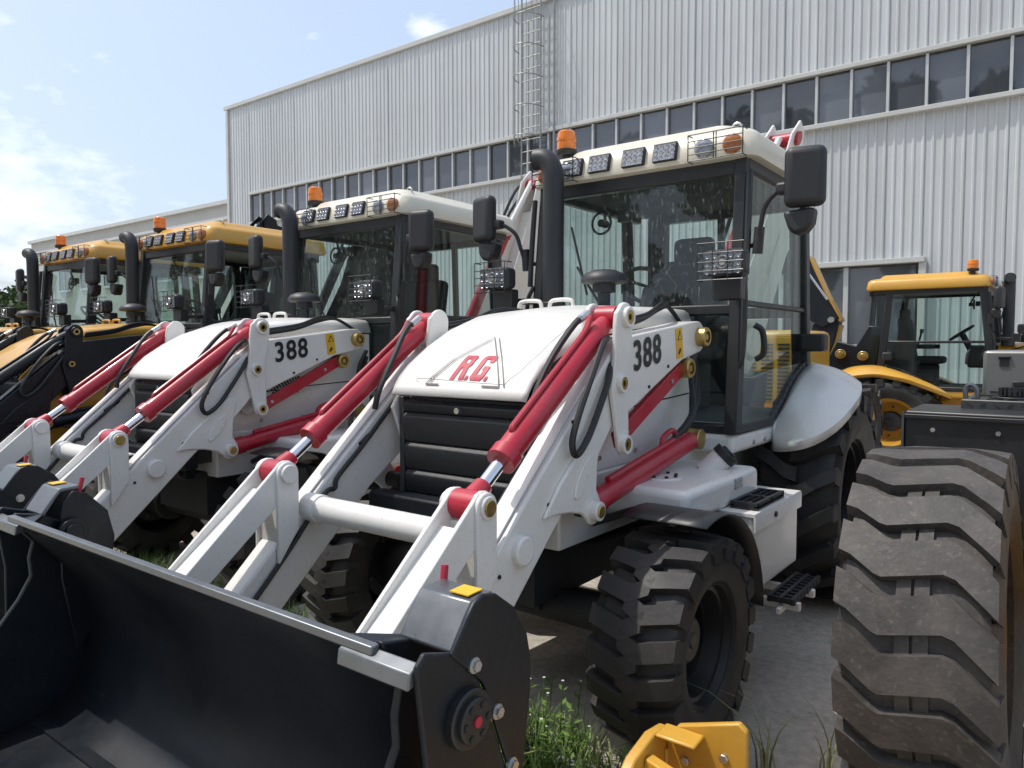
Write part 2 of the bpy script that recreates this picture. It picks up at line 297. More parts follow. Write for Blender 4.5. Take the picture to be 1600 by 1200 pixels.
# ------------------------------------------------------------------ tyres
TY = {}
def tyre(key, Rr, W, rim, n, style):
    if key in TY: return TY[key]
    b = MB(); d = .045 * Rr / .45 if style != 'loader' else .045
    rb = Rr - d
    prof = [(-.34 * W, rim), (-.44 * W, rim + .015), (-.50 * W, rim + (rb - rim) * .45), (-.495 * W, rim + (rb - rim) * .72), (-.44 * W, rb - .012), (-.36 * W, rb), (0, rb + .006)]
    prof = prof + [(-h, r) for h, r in prof[-2::-1]]
    b.lathe(prof, (0, 0, 0), 'x', 64)
    def strip(nodes, th, top_in=.86):
        vs = []
        for x, t in nodes:
            rt = Rr - .018 * (2 * x / W) ** 2
            for r, k in ((rb - .012, 1.12), (rt, top_in)):
                for sg in (-1, 1):
                    a = t + sg * th * k; vs.append((x, -r * math.cos(a), r * math.sin(a)))
        fs = []; m = len(nodes)
        for i in range(m - 1):
            A, B = 4 * i, 4 * i + 4
            fs += [(A + 2, A + 3, B + 3, B + 2), (A, A + 2, B + 2, B), (A + 1, B + 1, B + 3, A + 3), (A, B, B + 1, A + 1)]
        fs += [(0, 1, 3, 2), (4 * m - 4, 4 * m - 2, 4 * m - 1, 4 * m - 3)]
        # drop the ends down the shoulder
        b.add(vs, fs)
    for k in range(n):
        t0 = 2 * math.pi * k / n; pt = 2 * math.pi / n
        if style == 'loader':
            nd_ = [(-.485, 0), (-.40, -.10), (-.24, -.42), (-.19, -.47), (.18, -.30), (.25, -.36), (.42, -.78), (.485, -.95)]
            strip([(x * W, t0 + v * pt) for x, v in nd_], pt * .335, .97)
            # shoulder returns
            for x, v in ((-.485, 0), (.485, -.95)):
                a = t0 + v * pt; th = pt * .33; sg = 1 if x > 0 else -1
                vs = []
                for xx, rr, kk in ((x * W, Rr - .02, 1), (x * W + sg * .015 * 0, Rr - .02, 1), (x * W + sg * .008, rb - .07, 1.05), (x * W - sg * .04, rb - .07, 1.05)):
                    for q in (-1, 1): vs.append((xx, -rr * math.cos(a + q * th * kk), rr * math.sin(a + q * th * kk)))
                b.add(vs, [(0, 1, 5, 4), (4, 5, 7, 6), (0, 4, 6), (1, 7, 5)])
            for x in (-.055, .055):      # tie blocks in the gap
                a = t0 + (-.40 + .5 + .02) * pt; th = pt * .2; xx = x * W; w2 = .045 * W; rr = rb + .018
                vs = [(xx + i * w2, -r * math.cos(a + j * th), r * math.sin(a + j * th)) for r in (rb - .01, rr) for i in (-1, 1) for j in (-1, 1)]
                b.add(vs, [(0, 1, 3, 2), (4, 6, 7, 5), (0, 4, 5, 1), (2, 3, 7, 6), (0, 2, 6, 4), (1, 5, 7, 3)])
        else:
            for sg in (-1, 1):
                tt = t0 + (0 if sg > 0 else pt * .5)
                if style == 'front': nd_ = [(-.12, .02), (.0, -.16), (.10, -.30), (.30, -.16), (.47, -.04), (.505, .0)]; th = pt * .31
                else: nd_ = [(-.05, -.30), (.10, -.22), (.30, .08), (.47, .28), (.505, .32)]; th = pt * .21
                strip([(sg * x * W, tt + v * pt) for x, v in nd_], th)
                x, v = nd_[-2]; a = tt + v * pt; s2 = sg
                vs = []
                for xx, rr, kk in ((sg * .505 * W, Rr - .02, .9), (sg * .512 * W, rb - .055, 1.1), (sg * .42 * W, rb - .055, 1.1), (sg * .42 * W, Rr - .03, .9)):
                    for q in (-1, 1): vs.append((xx, -rr * math.cos(a + q * th * kk), rr * math.sin(a + q * th * kk)))
                b.add(vs, [(0, 1, 3, 2), (2, 3, 5, 4), (0, 2, 4, 6), (1, 7, 5, 3), (6, 7, 1, 0)])
    TY[key] = b.mesh('tyre_' + key); return TY[key]
def rim_mesh(key, rim, W, out=1):
    k = 'rim' + key
    if k in TY: return TY[k]
    b = MB(); w = W * .36
    b.lathe([(w + .012, rim + .018), (w + .014, rim - .006), (w - .018, rim - .014), (w - .022, rim - .03), (w - .05, rim - .036), (w * .3, rim - .045), (w * .28, rim - .06), (-w * .35, rim - .066), (-w * .38, rim * .5), (-w * .3, rim * .46), (-w * .3, 0.001)], (0, 0, 0), 'x', 48)
    TY[k] = b.mesh(k); return TY[k]
def hub_mesh(key, rim, W):
    k = 'hub' + key
    if k in TY: return TY[k]
    b = MB(); w = W * .36
    b.lathe([(-w * .32, rim * .44), (w * .42, rim * .40), (w * .52, rim * .34), (w * .54, rim * .14), (w * .62, rim * .12), (w * .62, 0.001)], (0, 0, 0), 'x', 28)
    for i in range(8):
        t = 2 * math.pi * i / 8; p = Vector((0, rim * .62 * math.cos(t), rim * .62 * math.sin(t))); b.cyl(p + Vector((-w * .4, 0, 0)), p + Vector((-w * .1, 0, 0)), .014, seg=6)
    TY[k] = b.mesh(k); return TY[k]
def wheel(parent, name, loc, side, key, Rr, W, rim, n, style, rimmat, hubmat='dark', rub='rubber', spin=0.):
    # two levels: the wheel part is its tyre, the rim and hub its pieces
    t = bpy.data.objects.new(name, tyre(key, Rr, W, rim, n, style)); col.objects.link(t)
    if not t.data.materials: t.data.materials.append(M[rub])
    t.parent = parent; t.location = loc; t.rotation_euler = (spin, 0, 0)
    if side < 0: t.scale = (-1, 1, 1)
    r = bpy.data.objects.new('rim', rim_mesh(key + rimmat, rim, W)); col.objects.link(r); r.parent = t
    if not r.data.materials: r.data.materials.append(M[rimmat])
    h = bpy.data.objects.new('hub', hub_mesh(key + hubmat, rim, W)); col.objects.link(h); h.parent = t
    if not h.data.materials: h.data.materials.append(M[hubmat])
    return t

# ------------------------------------------------------------------ backhoe loader
YB = 4.0
OFF = (0, YB, 0)
HOOD = [(2.425, 1.432, .388), (2.445, 1.468, .39), (2.475, 1.512, .392), (2.54, 1.578, .398), (2.66, 1.655, .405), (2.81, 1.73, .415), (3.04, 1.805, .425), (3.35, 1.838, .43), (3.70, 1.85, .435), (3.96, 1.855, .435)]
def hood_z(y):
    for a, b in zip(HOOD, HOOD[1:]):
        if y <= b[0]: t = max(0, (y - a[0]) / (b[0] - a[0])); return a[1] + t * (b[1] - a[1])
    return HOOD[-1][1]
def crown(y): return .03 * min(1, max(0, y - 2.435) / .3)
def hood_pt(x, y, lift=.003):
    z = hood_z(y) + crown(y) * (1 - (x / .4) ** 2); sl = (hood_z(y + .03) - hood_z(y - .03)) / .06
    n = Vector((0, -sl, 1)).normalized(); return Vector((x, y, z)) + n * lift

def machine(loc, label, scheme, logo=False, vent=False, number=True, rz=0, sc=1, name='backhoe_loader', boom='up'):
    root = empty(name, loc, rz, sc); tag(root, label, 'loader', 'backhoe loaders parked in the yard')
    white = scheme == 'white'
    BODY = 'white' if white else 'yellow'; ARM = 'white' if white else 'navy'; CYL = 'red' if white else 'navy'; RIM = 'black' if white else 'yellow'; PIN = 'brass'
    def P(nm, b, m, par=root, **k):
        bev = k.pop('bev', 0); sol = k.pop('solid', 0); seg = k.pop('seg', 2)
        return link(nm, b.mesh(nm, OFF, **k), m, par, bev, seg, sol)
    def Q(nm, b, m, loc, par, sx=1):
        o = link(nm, b.mesh(nm), m, par); o.location = (loc[0], loc[1] - YB, loc[2]); o.scale = (sx, 1, 1); return o
    # --- chassis
    P('chassis', MB().box((0, 4.2, .93), (.88, 3.2, .30)).box((0, 5.5, .75), (.7, 1.2, .5)), BODY, bev=.012)
    P('underbody', MB().box((0, 3.7, .66), (.62, 2.2, .30)).box((0, 4.9, .62), (.5, 1.0, .3)).tube([(-.25, 2.5, .8), (-.25, 3.0, .7), (-.2, 3.6, .62)], .025).tube([(.3, 2.4, .82), (.33, 3.1, .7), (.3, 3.8, .66)], .02), 'dark')
    P('front_axle', MB().cyl((-.75, 2.82, .46), (.75, 2.82, .46), .075).box((0, 2.82, .56), (.5, .2, .24)).cyl((-.55, 2.82, .46), (-.75, 2.82, .46), .14).cyl((.55, 2.82, .46), (.75, 2.82, .46), .14).cyl((-.5, 2.98, .47), (.5, 2.98, .47), .03), 'dark', bev=.01)
    P('rear_axle', MB().cyl((-.75, 5.15, .68), (.75, 5.15, .68), .13), 'dark')
    P('cross_member', MB().box((0, 2.40, .92), (.96, .10, .11)).box((0, 2.46, .84), (.7, .08, .12)), 'navy', bev=.012)
    P('radiator_block', MB().box((0, 3.15, 1.23), (.70, 1.2, .40)), 'dark')
    # --- hood
    rows = []
    for y, z, w in HOOD:
        pts = []
        for i in range(-16, 17):
            t = i / 16; x = w * (1 - abs(1 - abs(t)) ** 1.0) * (1 if t > 0 else -1) if False else w * t
            zz = z + crown(y) * (1 - (x / .4) ** 2) - (.0 if abs(t) < .86 else (.001 + .085 * min(1, max(0, y - 2.45) / .45)) * (1 - math.sqrt(max(0, 1 - ((abs(t) - .86) / .14) ** 2))))
            pts.append((x, y, zz))
        rows.append(pts)
    hood = P('hood', MB().grid(rows), BODY, solid=.012, sharp=60)
    # front lip turned down
    lip = MB()
    lip.grid([[(p[0] * 1.0, p[1] - .001, p[2] - .005) for p in rows[0]], [(p[0] * .99, p[1] + .004, p[2] - .035) for p in rows[0]]])
    for s in (-1, 1):
        side = []
        for y, z, w in HOOD[1:]:
            zt = z - .10; side.append((y, zt))
        poly = side + [(3.96, 1.08), (2.56, 1.08)]
        P('hood_side', MB().prism(poly, s * (.405 if True else 0), s * .425), BODY, bev=.006)
        if vent:
            for vy, vz in ((2.98, 1.50), (3.16, 1.36)):
                v = MB()
                for i in range(10):
                    for j in range(6):
                        yy = vy + (i - 5) * .024 + (j % 2) * .012; zz = vz + (j - 3) * .021 + (i - 5) * .007
                        v.cyl((s * .4255, yy, zz), (s * .4285, yy, zz), .0095, seg=6)
                P('vent_holes', v, 'grille_hole')
    for x in (-.40, -.18):
        P('hood_handle', MB().tube(spline([(x - .08, 3.55, 1.84), (x - .078, 3.55, 1.90), (x - .05, 3.55, 1.92), (x + .05, 3.55, 1.92), (x + .078, 3.55, 1.90), (x + .08, 3.55, 1.84)], 5), .012, 8), BODY)
    if logo:
        def fn(u, v): return hood_pt(-.06 + u, 2.466 + v * .78, .010)
        GL = [(0, [[(0, 0), (.26, 0), (.26, 1), (0, 1)], [(.26, .8), (.5, .8), (.5, 1), (.26, 1)], [(.5, .44), (.64, .46), (.74, .56), (.74, .9), (.64, 1), (.5, 1)], [(.26, .44), (.5, .44), (.5, .62), (.26, .62)], [(.38, .44), (.5, .44), (.64, .46), (.80, 0), (.52, 0)], [(.86, 0), (1.02, 0), (1.02, .15), (.86, .15)]]),
              (1.12, [[(0, .1), (.1, 0), (.26, 0), (.26, 1), (.1, 1), (0, .9)], [(.26, .8), (.5, .8), (.5, 1), (.26, 1)], [(.5, .66), (.76, .66), (.76, .9), (.66, 1), (.5, 1)], [(.26, 0), (.5, 0), (.5, .2), (.26, .2)], [(.5, 0), (.66, 0), (.76, .1), (.76, .52), (.5, .52)], [(.4, .36), (.5, .36), (.5, .52), (.4, .52)], [(.86, 0), (1.02, 0), (1.02, .15), (.86, .15)]])]
        for dx, parts in GL:
            lm_ = MB()
            for pp in parts: lm_.add([(a, b, 0) for a, b in pp], [tuple(range(len(pp)))])
            me_ = lm_.mesh('logo_letter'); bm = bmesh.new(); bm.from_mesh(me_); bmesh.ops.triangulate(bm, faces=bm.faces); bmesh.ops.subdivide_edges(bm, edges=bm.edges, cuts=4, use_grid_fill=True)
            for v in bm.verts: v.co = fn((dx + v.co.x + .28 * v.co.y) * .098, v.co.y * .128)
            bm.to_mesh(me_); bm.free(); link('logo_letter', me_, 'redtext', hood)
        def strip(a, b, w):
            m = MB(); L = 14; A = Vector((a[0], a[1], 0)); B = Vector((b[0], b[1], 0)); n = Vector((-(B - A).y, (B - A).x, 0)).normalized() * w / 2
            rows = [[hood_pt((A + (B - A) * i / L + q * n).x, (A + (B - A) * i / L + q * n).y, .011) for q in (-1, 1)] for i in range(L + 1)]; return m.grid(rows)
        for a, b in (((-.19, 2.452), (.03, 2.68)), ((-.165, 2.458), (.034, 2.664)), ((.03, 2.68), (.235, 2.452)), ((.06, 2.675), (.262, 2.452)), ((-.19, 2.452), (-.11, 2.452)), ((.14, 2.452), (.235, 2.452))):
            link('logo_line', strip(a, b, .005).mesh('logo_line', (0, 0, 0)), 'greytext', hood)
        for ch in hood.children:
            for v in ch.data.vertices: v.co.y -= YB
        # embossed line round the badge field
        pts = [(-.25, 2.46), (-.23, 2.47), (.20, 2.462), (.27, 2.475), (.33, 2.56), (.345, 2.75), (.34, 3.0)]
        P('hood_emboss', MB().tube([hood_pt(x, y, .004) for x, y in [tuple(q)[:2] for q in spline([(a, b, 0) for a, b in pts], 6)]], .005, 6), BODY, hood)
    for s in (-1, 1):
        P('hood_seam', MB().tube([(s * .4265, 2.60, 1.30), (s * .4265, 2.9, 1.33), (s * .4265, 3.3, 1.36), (s * .4265, 3.94, 1.39)], .004, 5), 'dark')
        for y, z in ((2.66, 1.14), (2.95, 1.14), (3.3, 1.14), (3.65, 1.14), (3.9, 1.14), (3.9, 1.6)): P('bolt', MB().cyl((s * .42, y, z), (s * .434, y, z), .012, seg=6), 'bolt')
    # --- grille: four louvred panels with protruding ledges
    gz = [1.405, 1.345, 1.205, 1.075, .965, .90]
    P('grille_frame', MB().box((0, 2.56, 1.15), (.76, .10, .54)).box((-.375, 2.52, 1.15), (.03, .10, .54)).box((.375, 2.52, 1.15), (.03, .10, .54)), 'grille', bev=.006)
    for i in range(5):
        zt, zb = gz[i], gz[i + 1]; f = (1.4 - zt) * .02
        poly = [(2.454 + f, zt - .016), (2.474 + f, zt), (2.56, zt), (2.56, zb + .002), (2.478 + f, zb + .002), (2.468 + f, zb + .012)]
        g = P('grille_slat', MB().prism(poly, -.355 + .006 * i * .4, .355 - .006 * i * .4), 'grille', bev=.005)
    P('grille_latch', MB().cyl((.0, 2.49, 1.372), (.0, 2.438, 1.372), .014, seg=14), 'bolt')
    # --- exhaust, pre-cleaner
    ex = spline([(-.44, 3.85, 1.84), (-.44, 3.85, 2.3), (-.44, 3.85, 2.66), (-.455, 3.85, 2.76), (-.50, 3.845, 2.815), (-.565, 3.84, 2.825)], 6)
    e = P('exhaust_pipe', MB().tube(ex, .066, 20), 'plastic'); P('exhaust_collar', MB().cyl((-.44, 3.85, 1.84), (-.44, 3.85, 1.93), .078), 'plastic', e, bev=.006)
    pc = P('air_pre_cleaner', MB().lathe([(1.84, .06), (1.868, .062), (1.87, .035), (1.95, .035), (1.955, .064), (2.0, .064), (2.005, .118), (2.015, .128), (2.032, .126), (2.06, .105), (2.078, .06), (2.085, .001)], (.07, 3.6, 0), 'z', 28), 'plastic')
    P('dust_bowl', MB().lathe([(1.868, .062), (1.955, .063)], (.07, 3.6, 0), 'z', 24), 'clear', pc)
    # --- loader arms
    for s in (-1, 1):
        def X(a, b): return (s * a, s * b)
        armp = [(1.878, .857), (2.211, 1.158), (2.724, 1.606), (2.80, 1.665), (2.90, 1.70), (3.616, 1.785)] + arcpts(3.665, 1.705, .082, 95, -70, 8) + [(3.465, 1.586), (2.92, 1.37), (2.755, 1.306), (2.62, 1.17), (2.366, .993), (2.07, .725), (1.62, .32), (1.44, .34), (1.42, .43)]
        a0, a1 = X(.48, .60)
        arm = P('loader_arm', MB().prism(armp, a0, a1), ARM, bev=.008)
        g0, g1 = X(.598, .616)
        gus = [(2.233, 1.013), (2.34, 1.13), (2.47, 1.23), (2.60, 1.335), (2.645, 1.30), (2.618, 1.17), (2.612, 1.07), (2.645, 1.02)] + arcpts(2.59, .985, .06, 10, -150, 7) + [(2.50, .985), (2.42, 1.005), (2.32, 1.015)]
        P('arm_gusset', MB().prism(gus, g0, g1), ARM, arm, bev=.008)
        P('gusset_oval', MB().add(*(lambda pts: ([(s * .617, y, z) for y, z in pts] + [(s * .624, y, z) for y, z in pts], [tuple(range(16, 32)), *[(i, (i + 1) % 16, 16 + (i + 1) % 16, 16 + i) for i in range(16)]]))([(2.50 + .085 * math.cos(t) * .72 - .03 * math.sin(t) * .7, 1.135 + .085 * math.cos(t) * .9 + .026 * math.sin(t)) for t in (2 * math.pi * k / 16 for k in range(16))])), ARM, arm, bev=.003)
        for y, z in ((2.45, 1.36), (2.28, 1.06), (1.98, .86), (3.1, 1.47), (3.3, 1.56)): P('bolt', MB().cyl((s * .598, y, z), (s * .606, y, z), .008, seg=8), 'dark', arm)
        P('arm_boss', MB().cyl((s * .59, 2.105, .925), (s * .628, 2.105, .925), .055, seg=24), ARM, arm, bev=.008)
        # top flange of the arm and its hose guide
        P('arm_flange', MB().prism([(1.90, .884), (2.211, 1.166), (2.70, 1.593), (2.70, 1.602), (2.211, 1.175), (1.90, .893)], *X(.505, .575)), ARM, arm)
        # bell crank pair
        br = [(2.745, 1.74), (2.755, 1.80)] + arcpts(2.83, 1.782, .064, 150, 0, 8) + [(2.89, 1.72), (2.852, 1.53), (2.862, 1.27)] + arcpts(2.818, 1.235, .046, 0, -170, 8) + [(2.745, 1.36), (2.712, 1.48), (2.738, 1.60)]
        for q in (.606, .452):
            bc = P('bell_crank', MB().prism(br, *X(q, q + .022)), ARM, bev=.006)
        for (y, z, r) in ((2.83, 1.782, .03), (2.785, 1.50, .027), (2.818, 1.235, .028)):
            pb = Q('pin_boss', MB().lathe([(-.03, r * 1.5), (.0, r * 1.5), (.004, r * 1.42), (.004, r * 1.02), (-.004, r), (-.004, .001)], (0, 0, 0), 'x', 24), ARM, (s * .645, y, z), root, s)
            pin = link('pin', MB().lathe([(-.01, r * .98), (.003, r * .96), (.003, r * .5), (-.004, r * .45), (-.004, .001)], (0, 0, 0), 'x', 20).mesh('pin'), PIN, pb)
        # levelling link
        lk_ = P('levelling_link', MB().beam((s * .565, 2.85, 1.24), (s * .565, 3.52, 1.545), .03, .075), CYL, bev=.004)
        for t in (.12, .8):
            y = 2.85 + .67 * t; z = 1.24 + .305 * t; P('bolt', MB().cyl((s * .575, y, z), (s * .588, y, z), .012, seg=6), 'bolt', lk_)
        for (y, z, r, x0) in ((3.54, 1.545, .05, .57), (3.668, 1.705, .05, .60)):
            pv = Q('pivot_pin', MB().lathe([(-.09, r), (.045, r), (.05, r * .9), (.05, r * .62), (.02, r * .6), (.02, r * .36), (.045, r * .34), (.045, .001)], (0, 0, 0), 'x', 24), PIN, (s * x0, y, z), root, s)
        # tilt cylinder
        A = Vector((s * .54, 2.83, 1.782)); Bp = Vector((s * .54, 1.89, 1.12)); d = (A - Bp).normalized(); Lc = (A - Bp).length
        nrm = Vector((0, -d.z, d.y))
        tc_ = P('tilt_cylinder', MB().cyl(Bp + d * .215, Bp + d * .27, .058).cyl(Bp + d * .27, A - d * .10, .050).tube([A - d * .12, A - d * .04], .05, rs=[.05, .036]).cyl(A + Vector((-.05, 0, 0)), A + Vector((.05, 0, 0)), .05), CYL, bev=.003)
        P('cylinder_rod', MB().cyl(Bp + d * .03, Bp + d * .22, .026), 'chrome', tc_)
        P('rod_eye', MB().cyl(Bp + Vector((-.055, 0, 0)), Bp + Vector((.055, 0, 0)), .052, seg=24).tube([Bp + d * .03, Bp + d * .10], .04, rs=[.045, .034]), CYL, tc_, bev=.004)
        up = nrm * .053
        P('oil_pipe', MB().tube(spline([Bp + d * .33 + nrm * .04, Bp + d * .34 + up * 1.05, Bp + d * .40 + up * 1.1, Bp + d * .75 + up * 1.1, A - d * .20 + up * 1.15, A - d * .12 + up * 1.6], 5), .012, 8), CYL, tc_)
        # hoses from the crank down to the arm
        o1 = s * .56
        P('hose', MB().tube(spline([(s * .50, 2.72, 1.80), (s * .49, 2.62, 1.74), (s * .46, 2.50, 1.60), (s * .45, 2.40, 1.45), (s * .46, 2.38, 1.36)], 6), .014, 8), 'hose')
        P('hose', MB().tube(spline([(s * .575, 2.76, 1.70), (s * .61, 2.66, 1.66), (s * .635, 2.53, 1.53), (s * .64, 2.43, 1.39), (s * .64, 2.385, 1.29), (s * .637, 2.42, 1.235), (s * .632, 2.51, 1.29), (s * .63, 2.60, 1.40), (s * .62, 2.70, 1.53), (s * .58, 2.76, 1.60)], 6), .014, 8), 'hose')
        P('hose', MB().tube(spline([(s * .52, 2.88, 1.69), (s * .515, 2.72, 1.58), (s * .51, 2.58, 1.42), (s * .515, 2.5, 1.325), (s * .49, 2.40, 1.26), (s * .47, 2.30, 1.20)], 6), .013, 8), 'hose')
        for k, dz in ((0, 0), (1, .018), (2, .03)):
            P('hose', MB().tube(spline([(s * (.50 + .02 * k), 2.95, 1.74 + dz), (s * (.5 + .02 * k), 3.2, 1.78 + dz), (s * (.5 + .01 * k), 3.4, 1.84 + dz), (s * .46, 3.6, 1.86), (s * .44, 3.8, 1.78)], 6), .011, 8), 'hose')
        P('hose_ferrule', MB().cyl((s * .576, 2.755, 1.695), (s * .582, 2.70, 1.665), .018, seg=10), 'bolt')
        P('hose_ferrule', MB().cyl((s * .5, 2.72, 1.80), (s * .494, 2.66, 1.765), .017, seg=10), 'bolt')
        # brake line on the inner face of the arm
        P('arm_pipe', MB().tube(spline([(s * .465, 2.55, 1.42), (s * .465, 2.3, 1.19), (s * .465, 2.16, 1.07), (s * .465, 2.14, 1.02), (s * .465, 2.08, 1.0), (s * .465, 1.9, .80), (s * .465, 1.65, .55)], 5), .011, 8), 'hose', arm)
        # tipping lever (A-shaped) in front: channel leg and upright post
        lv = P('tipping_lever', MB().prism([(1.945, 1.10)] + arcpts(1.89, 1.12, .056, -10, 150, 6) + [(1.335, .705), (1.365, .60), (1.86, 1.00)], *X(.472, .49)).prism([(1.945, 1.10)] + arcpts(1.89, 1.12, .056, -10, 150, 6) + [(1.335, .705), (1.365, .60), (1.86, 1.00)], *X(.59, .608)), ARM, bev=.004)
        P('lever_web', MB().prism([(1.80, 1.06), (1.34, .694), (1.35, .68), (1.81, 1.045)], *X(.488, .592)), ARM, lv)
        P('lever_post', MB().prism(arcpts(1.89, 1.12, .052, 0, 180, 8) + [(1.838, .74), (1.942, .88)], *X(.606, .624)).prism(arcpts(1.89, 1.12, .052, 0, 180, 8) + [(1.838, .74), (1.942, .88)], *X(.456, .474)).box((s * .54, 1.86, .95), (.13, .02, .24)), ARM, lv, bev=.004)
        pn = P('lever_pin', MB().cyl((s * .44, 1.89, 1.12), (s * .634, 1.89, 1.12), .04, seg=20), ARM, lv, bev=.004)
        P('pin', MB().cyl((s * .63, 1.89, 1.12), (s * .640, 1.89, 1.12), .029, seg=18), PIN, lv, bev=.003)
        # lift cylinder
        A = Vector((s * .56, 2.60, .985)); Bq = Vector((s * .56, 3.70, 1.165)); d = (Bq - A).normalized()
        lc = P('lift_cylinder', MB().cyl(A + d * .06, Bq - d * .04, .05).cyl(A + d * .05, A + d * .12, .057).tube([A + d * .2 + Vector((0, -.0, .058)), Bq - d * .1 + Vector((0, 0, .058))], .017, 8), CYL, bev=.003)
        P('rod_eye', MB().cyl(A + Vector((-.03, 0, 0)), A + Vector((.055, 0, 0)) * 1, .038, seg=18).cyl(A, A + d * .07, .025), 'dark', lc)
        P('cylinder_eye', MB().cyl(Bq + Vector((-.05, 0, 0)), Bq + Vector((.05, 0, 0)), .055, seg=20).cyl(Bq - d * .06, Bq, .045), PIN, lc, bev=.004)
        P('cylinder_port', MB().tube(spline([Bq - d * .38 + Vector((0, 0, .05)), Bq - d * .36 + Vector((0, 0, .10)), Bq - d * .26 + Vector((0, 0, .11)), Bq - d * .2 + Vector((0, 0, .06))], 5), .014, 8), CYL, lc)
        for k in range(3):
            P('hose', MB().tube(spline([Bq - d * (.25 - .06 * k) + Vector((0, 0, .06)), (s * .57, 3.62 + .03 * k, 1.27 + .02 * k), (s * (.55 - .02 * k), 3.78, 1.38 + .06 * k), (s * .50, 3.86, 1.52 + .05 * k)], 6), .016, 8), 'hose')
        P('pin_boss', MB().cyl((s * .61, 2.59, .985), (s * .65, 2.59, .985), .04, seg=20), ARM, bev=.004)
        P('pin', MB().cyl((s * .645, 2.59, .985), (s * .656, 2.59, .985), .026, seg=18), PIN, bev=.003)
        if number and s > 0:
            dy = Vector((0, .990, .14)); dz = Vector((0, -.06, .998))
            def fn2(u, v): q = Vector((.6045, 2.945, 1.547)) + dy * u + dz * v; q.y -= YB; return q
            link('number_388', text_mesh('number_388', '388', .188, fn2, .022, 0, 1.10, .94), 'blacktext', arm)
            def R4(y, z, w, h, x): return MB().box((x, y, z), (.002, w, h), Matrix.Rotation(R(8), 4, 'X'))
            st = P('warning_sticker', R4(3.425, 1.672, .075, .15, .602), 'sticker', arm)
            P('warning_mark', MB().prism([(3.40, 1.685), (3.455, 1.693), (3.424, 1.737)], .6035, .6045).prism([(3.41, 1.62), (3.425, 1.615), (3.445, 1.64), (3.43, 1.65)], .6035, .6045), 'blacktext', arm)
            P('warning_mark', MB().prism([(3.409, 1.690), (3.446, 1.695), (3.425, 1.725)], .6048, .6052), 'sticker', arm)
    P('arm_cross_tube', MB().cyl((-.49, 2.02, .955), (.49, 2.02, .955), .055, seg=24).cyl((-.49, 2.02, .955), (-.40, 2.02, .955), .062, seg=24).cyl((.49, 2.02, .955), (.40, 2.02, .955), .062, seg=24), ARM, bev=.003)
    # --- bucket
    prof = [(1.055, 1.01), (1.13, .92), (1.22, .80), (1.285, .66), (1.305, .52), (1.285, .40), (1.235, .30), (1.16, .245), (1.05, .215), (.65, .175), (.24, .135)]
    prof = [tuple(p)[:2] for p in spline([(a, b, 0) for a, b in prof], 3)]
    bk = P('bucket', MB().grid([[(x, y, z) for y, z in prof] for x in (-1.005, -.5, 0, .5, 1.005)]), 'navy', solid=.016, sharp=70)
    P('bucket_lip', MB().beam((-1.0, 1.05, 1.014), (1.0, 1.05, 1.014), .026, .022), 'greysteel', bk, bev=.004)  # grey colour paints in the sky's reflection on the lip's glossy dark top
    P('cutting_edge', MB().box((0, .17, .125), (2.1, .2, .03)), 'greysteel', bk, bev=.004)
    P('wear_strip', MB().box((0, 1.10, .232), (1.9, .05, .012)).box((-.3, 1.0, .222), (.012, .25, .012)).box((.4, 1.0, .222), (.012, .25, .012)), 'navy', bk)
    for s in (-1, 1):
        ip = [(1.06, 1.03), (1.15, 1.01), (1.30, .92), (1.36, .70), (1.34, .42), (1.24, .26), (1.05, .20), (.24, .12), (.26, .20), (.62, .36), (.95, .56), (1.06, .70), (1.105, .78), (1.10, .85), (1.115, .91), (1.075, .96)]
        P('end_plate', MB().prism(ip, s * .985, s * 1.01), 'navy', bk, bev=.005)
        op = [(1.04, .977), (1.037, 1.012), (1.061, 1.037), (1.138, 1.012), (1.205, 1.012), (1.239, .90), (1.332, .671), (1.34, .50), (1.15, .42), (1.06, .52), (1.064, .80), (1.05, .90)]
        P('side_plate', MB().prism(op, s * 1.12, s * 1.135), 'navy', bk, bev=.005)
        cp = [(1.135, 1.008), (1.185, 1.072), (1.21, 1.10), (1.24, 1.112), (1.285, 1.102), (1.352, 1.053), (1.403, .975), (1.421, .90), (1.418, .83), (1.39, .667), (1.36, .55), (1.342, .60), (1.335, .672), (1.244, .90), (1.235, .915)]
        cv = P('drive_cover', MB().prism(cp, s * 1.128, s * 1.141), 'navy', bk, bev=.004)
        P('cover_inner_plate', MB().prism([(1.20, .99), (1.215, 1.05), (1.25, 1.09), (1.30, 1.075), (1.38, .99), (1.405, .88), (1.37, .60), (1.25, .45), (1.20, .75)], s * .955, s * .97), 'navy', bk, bev=.004)
        P('cover_box', MB().prism([(1.142, 1.012), (1.19, 1.078), (1.21, 1.102), (1.285, 1.106), (1.285, 1.092), (1.215, 1.088), (1.2, 1.07), (1.152, 1.0)], s * .975, s * 1.13), 'greysteel', bk, bev=.004)
        P('cover_sticker', MB().box((s * 1.085, 1.245, 1.1085), (.055, .05, .003), Matrix.Rotation(R(2), 4, 'X')), 'sticker', bk)
        P('corner_channel', MB().prism([(1.025, .965), (1.03, 1.0), (1.06, 1.015), (1.075, .98)], s * .90, s * 1.12), 'greysteel', bk, bev=.004)
        P('corner_gusset', MB().prism([(s * .84, 1.06), (s * .99, 1.06), (s * .99, 1.16)], 1.0, 1.012, 'z'), 'navy', bk)
        P('drive_hub', MB().cyl((s * 1.13, 1.185, .855), (s * 1.155, 1.185, .855), .066, seg=26).cyl((s * 1.15, 1.185, .855), (s * 1.168, 1.185, .855), .05, seg=26), 'black', bk, bev=.004)
        P('hub_bolts', MB().add([], []).cyl((s * 1.165, 1.185, .855), (s * 1.172, 1.185, .855), .012, seg=12), 'redtext', bk)
        hb = MB()
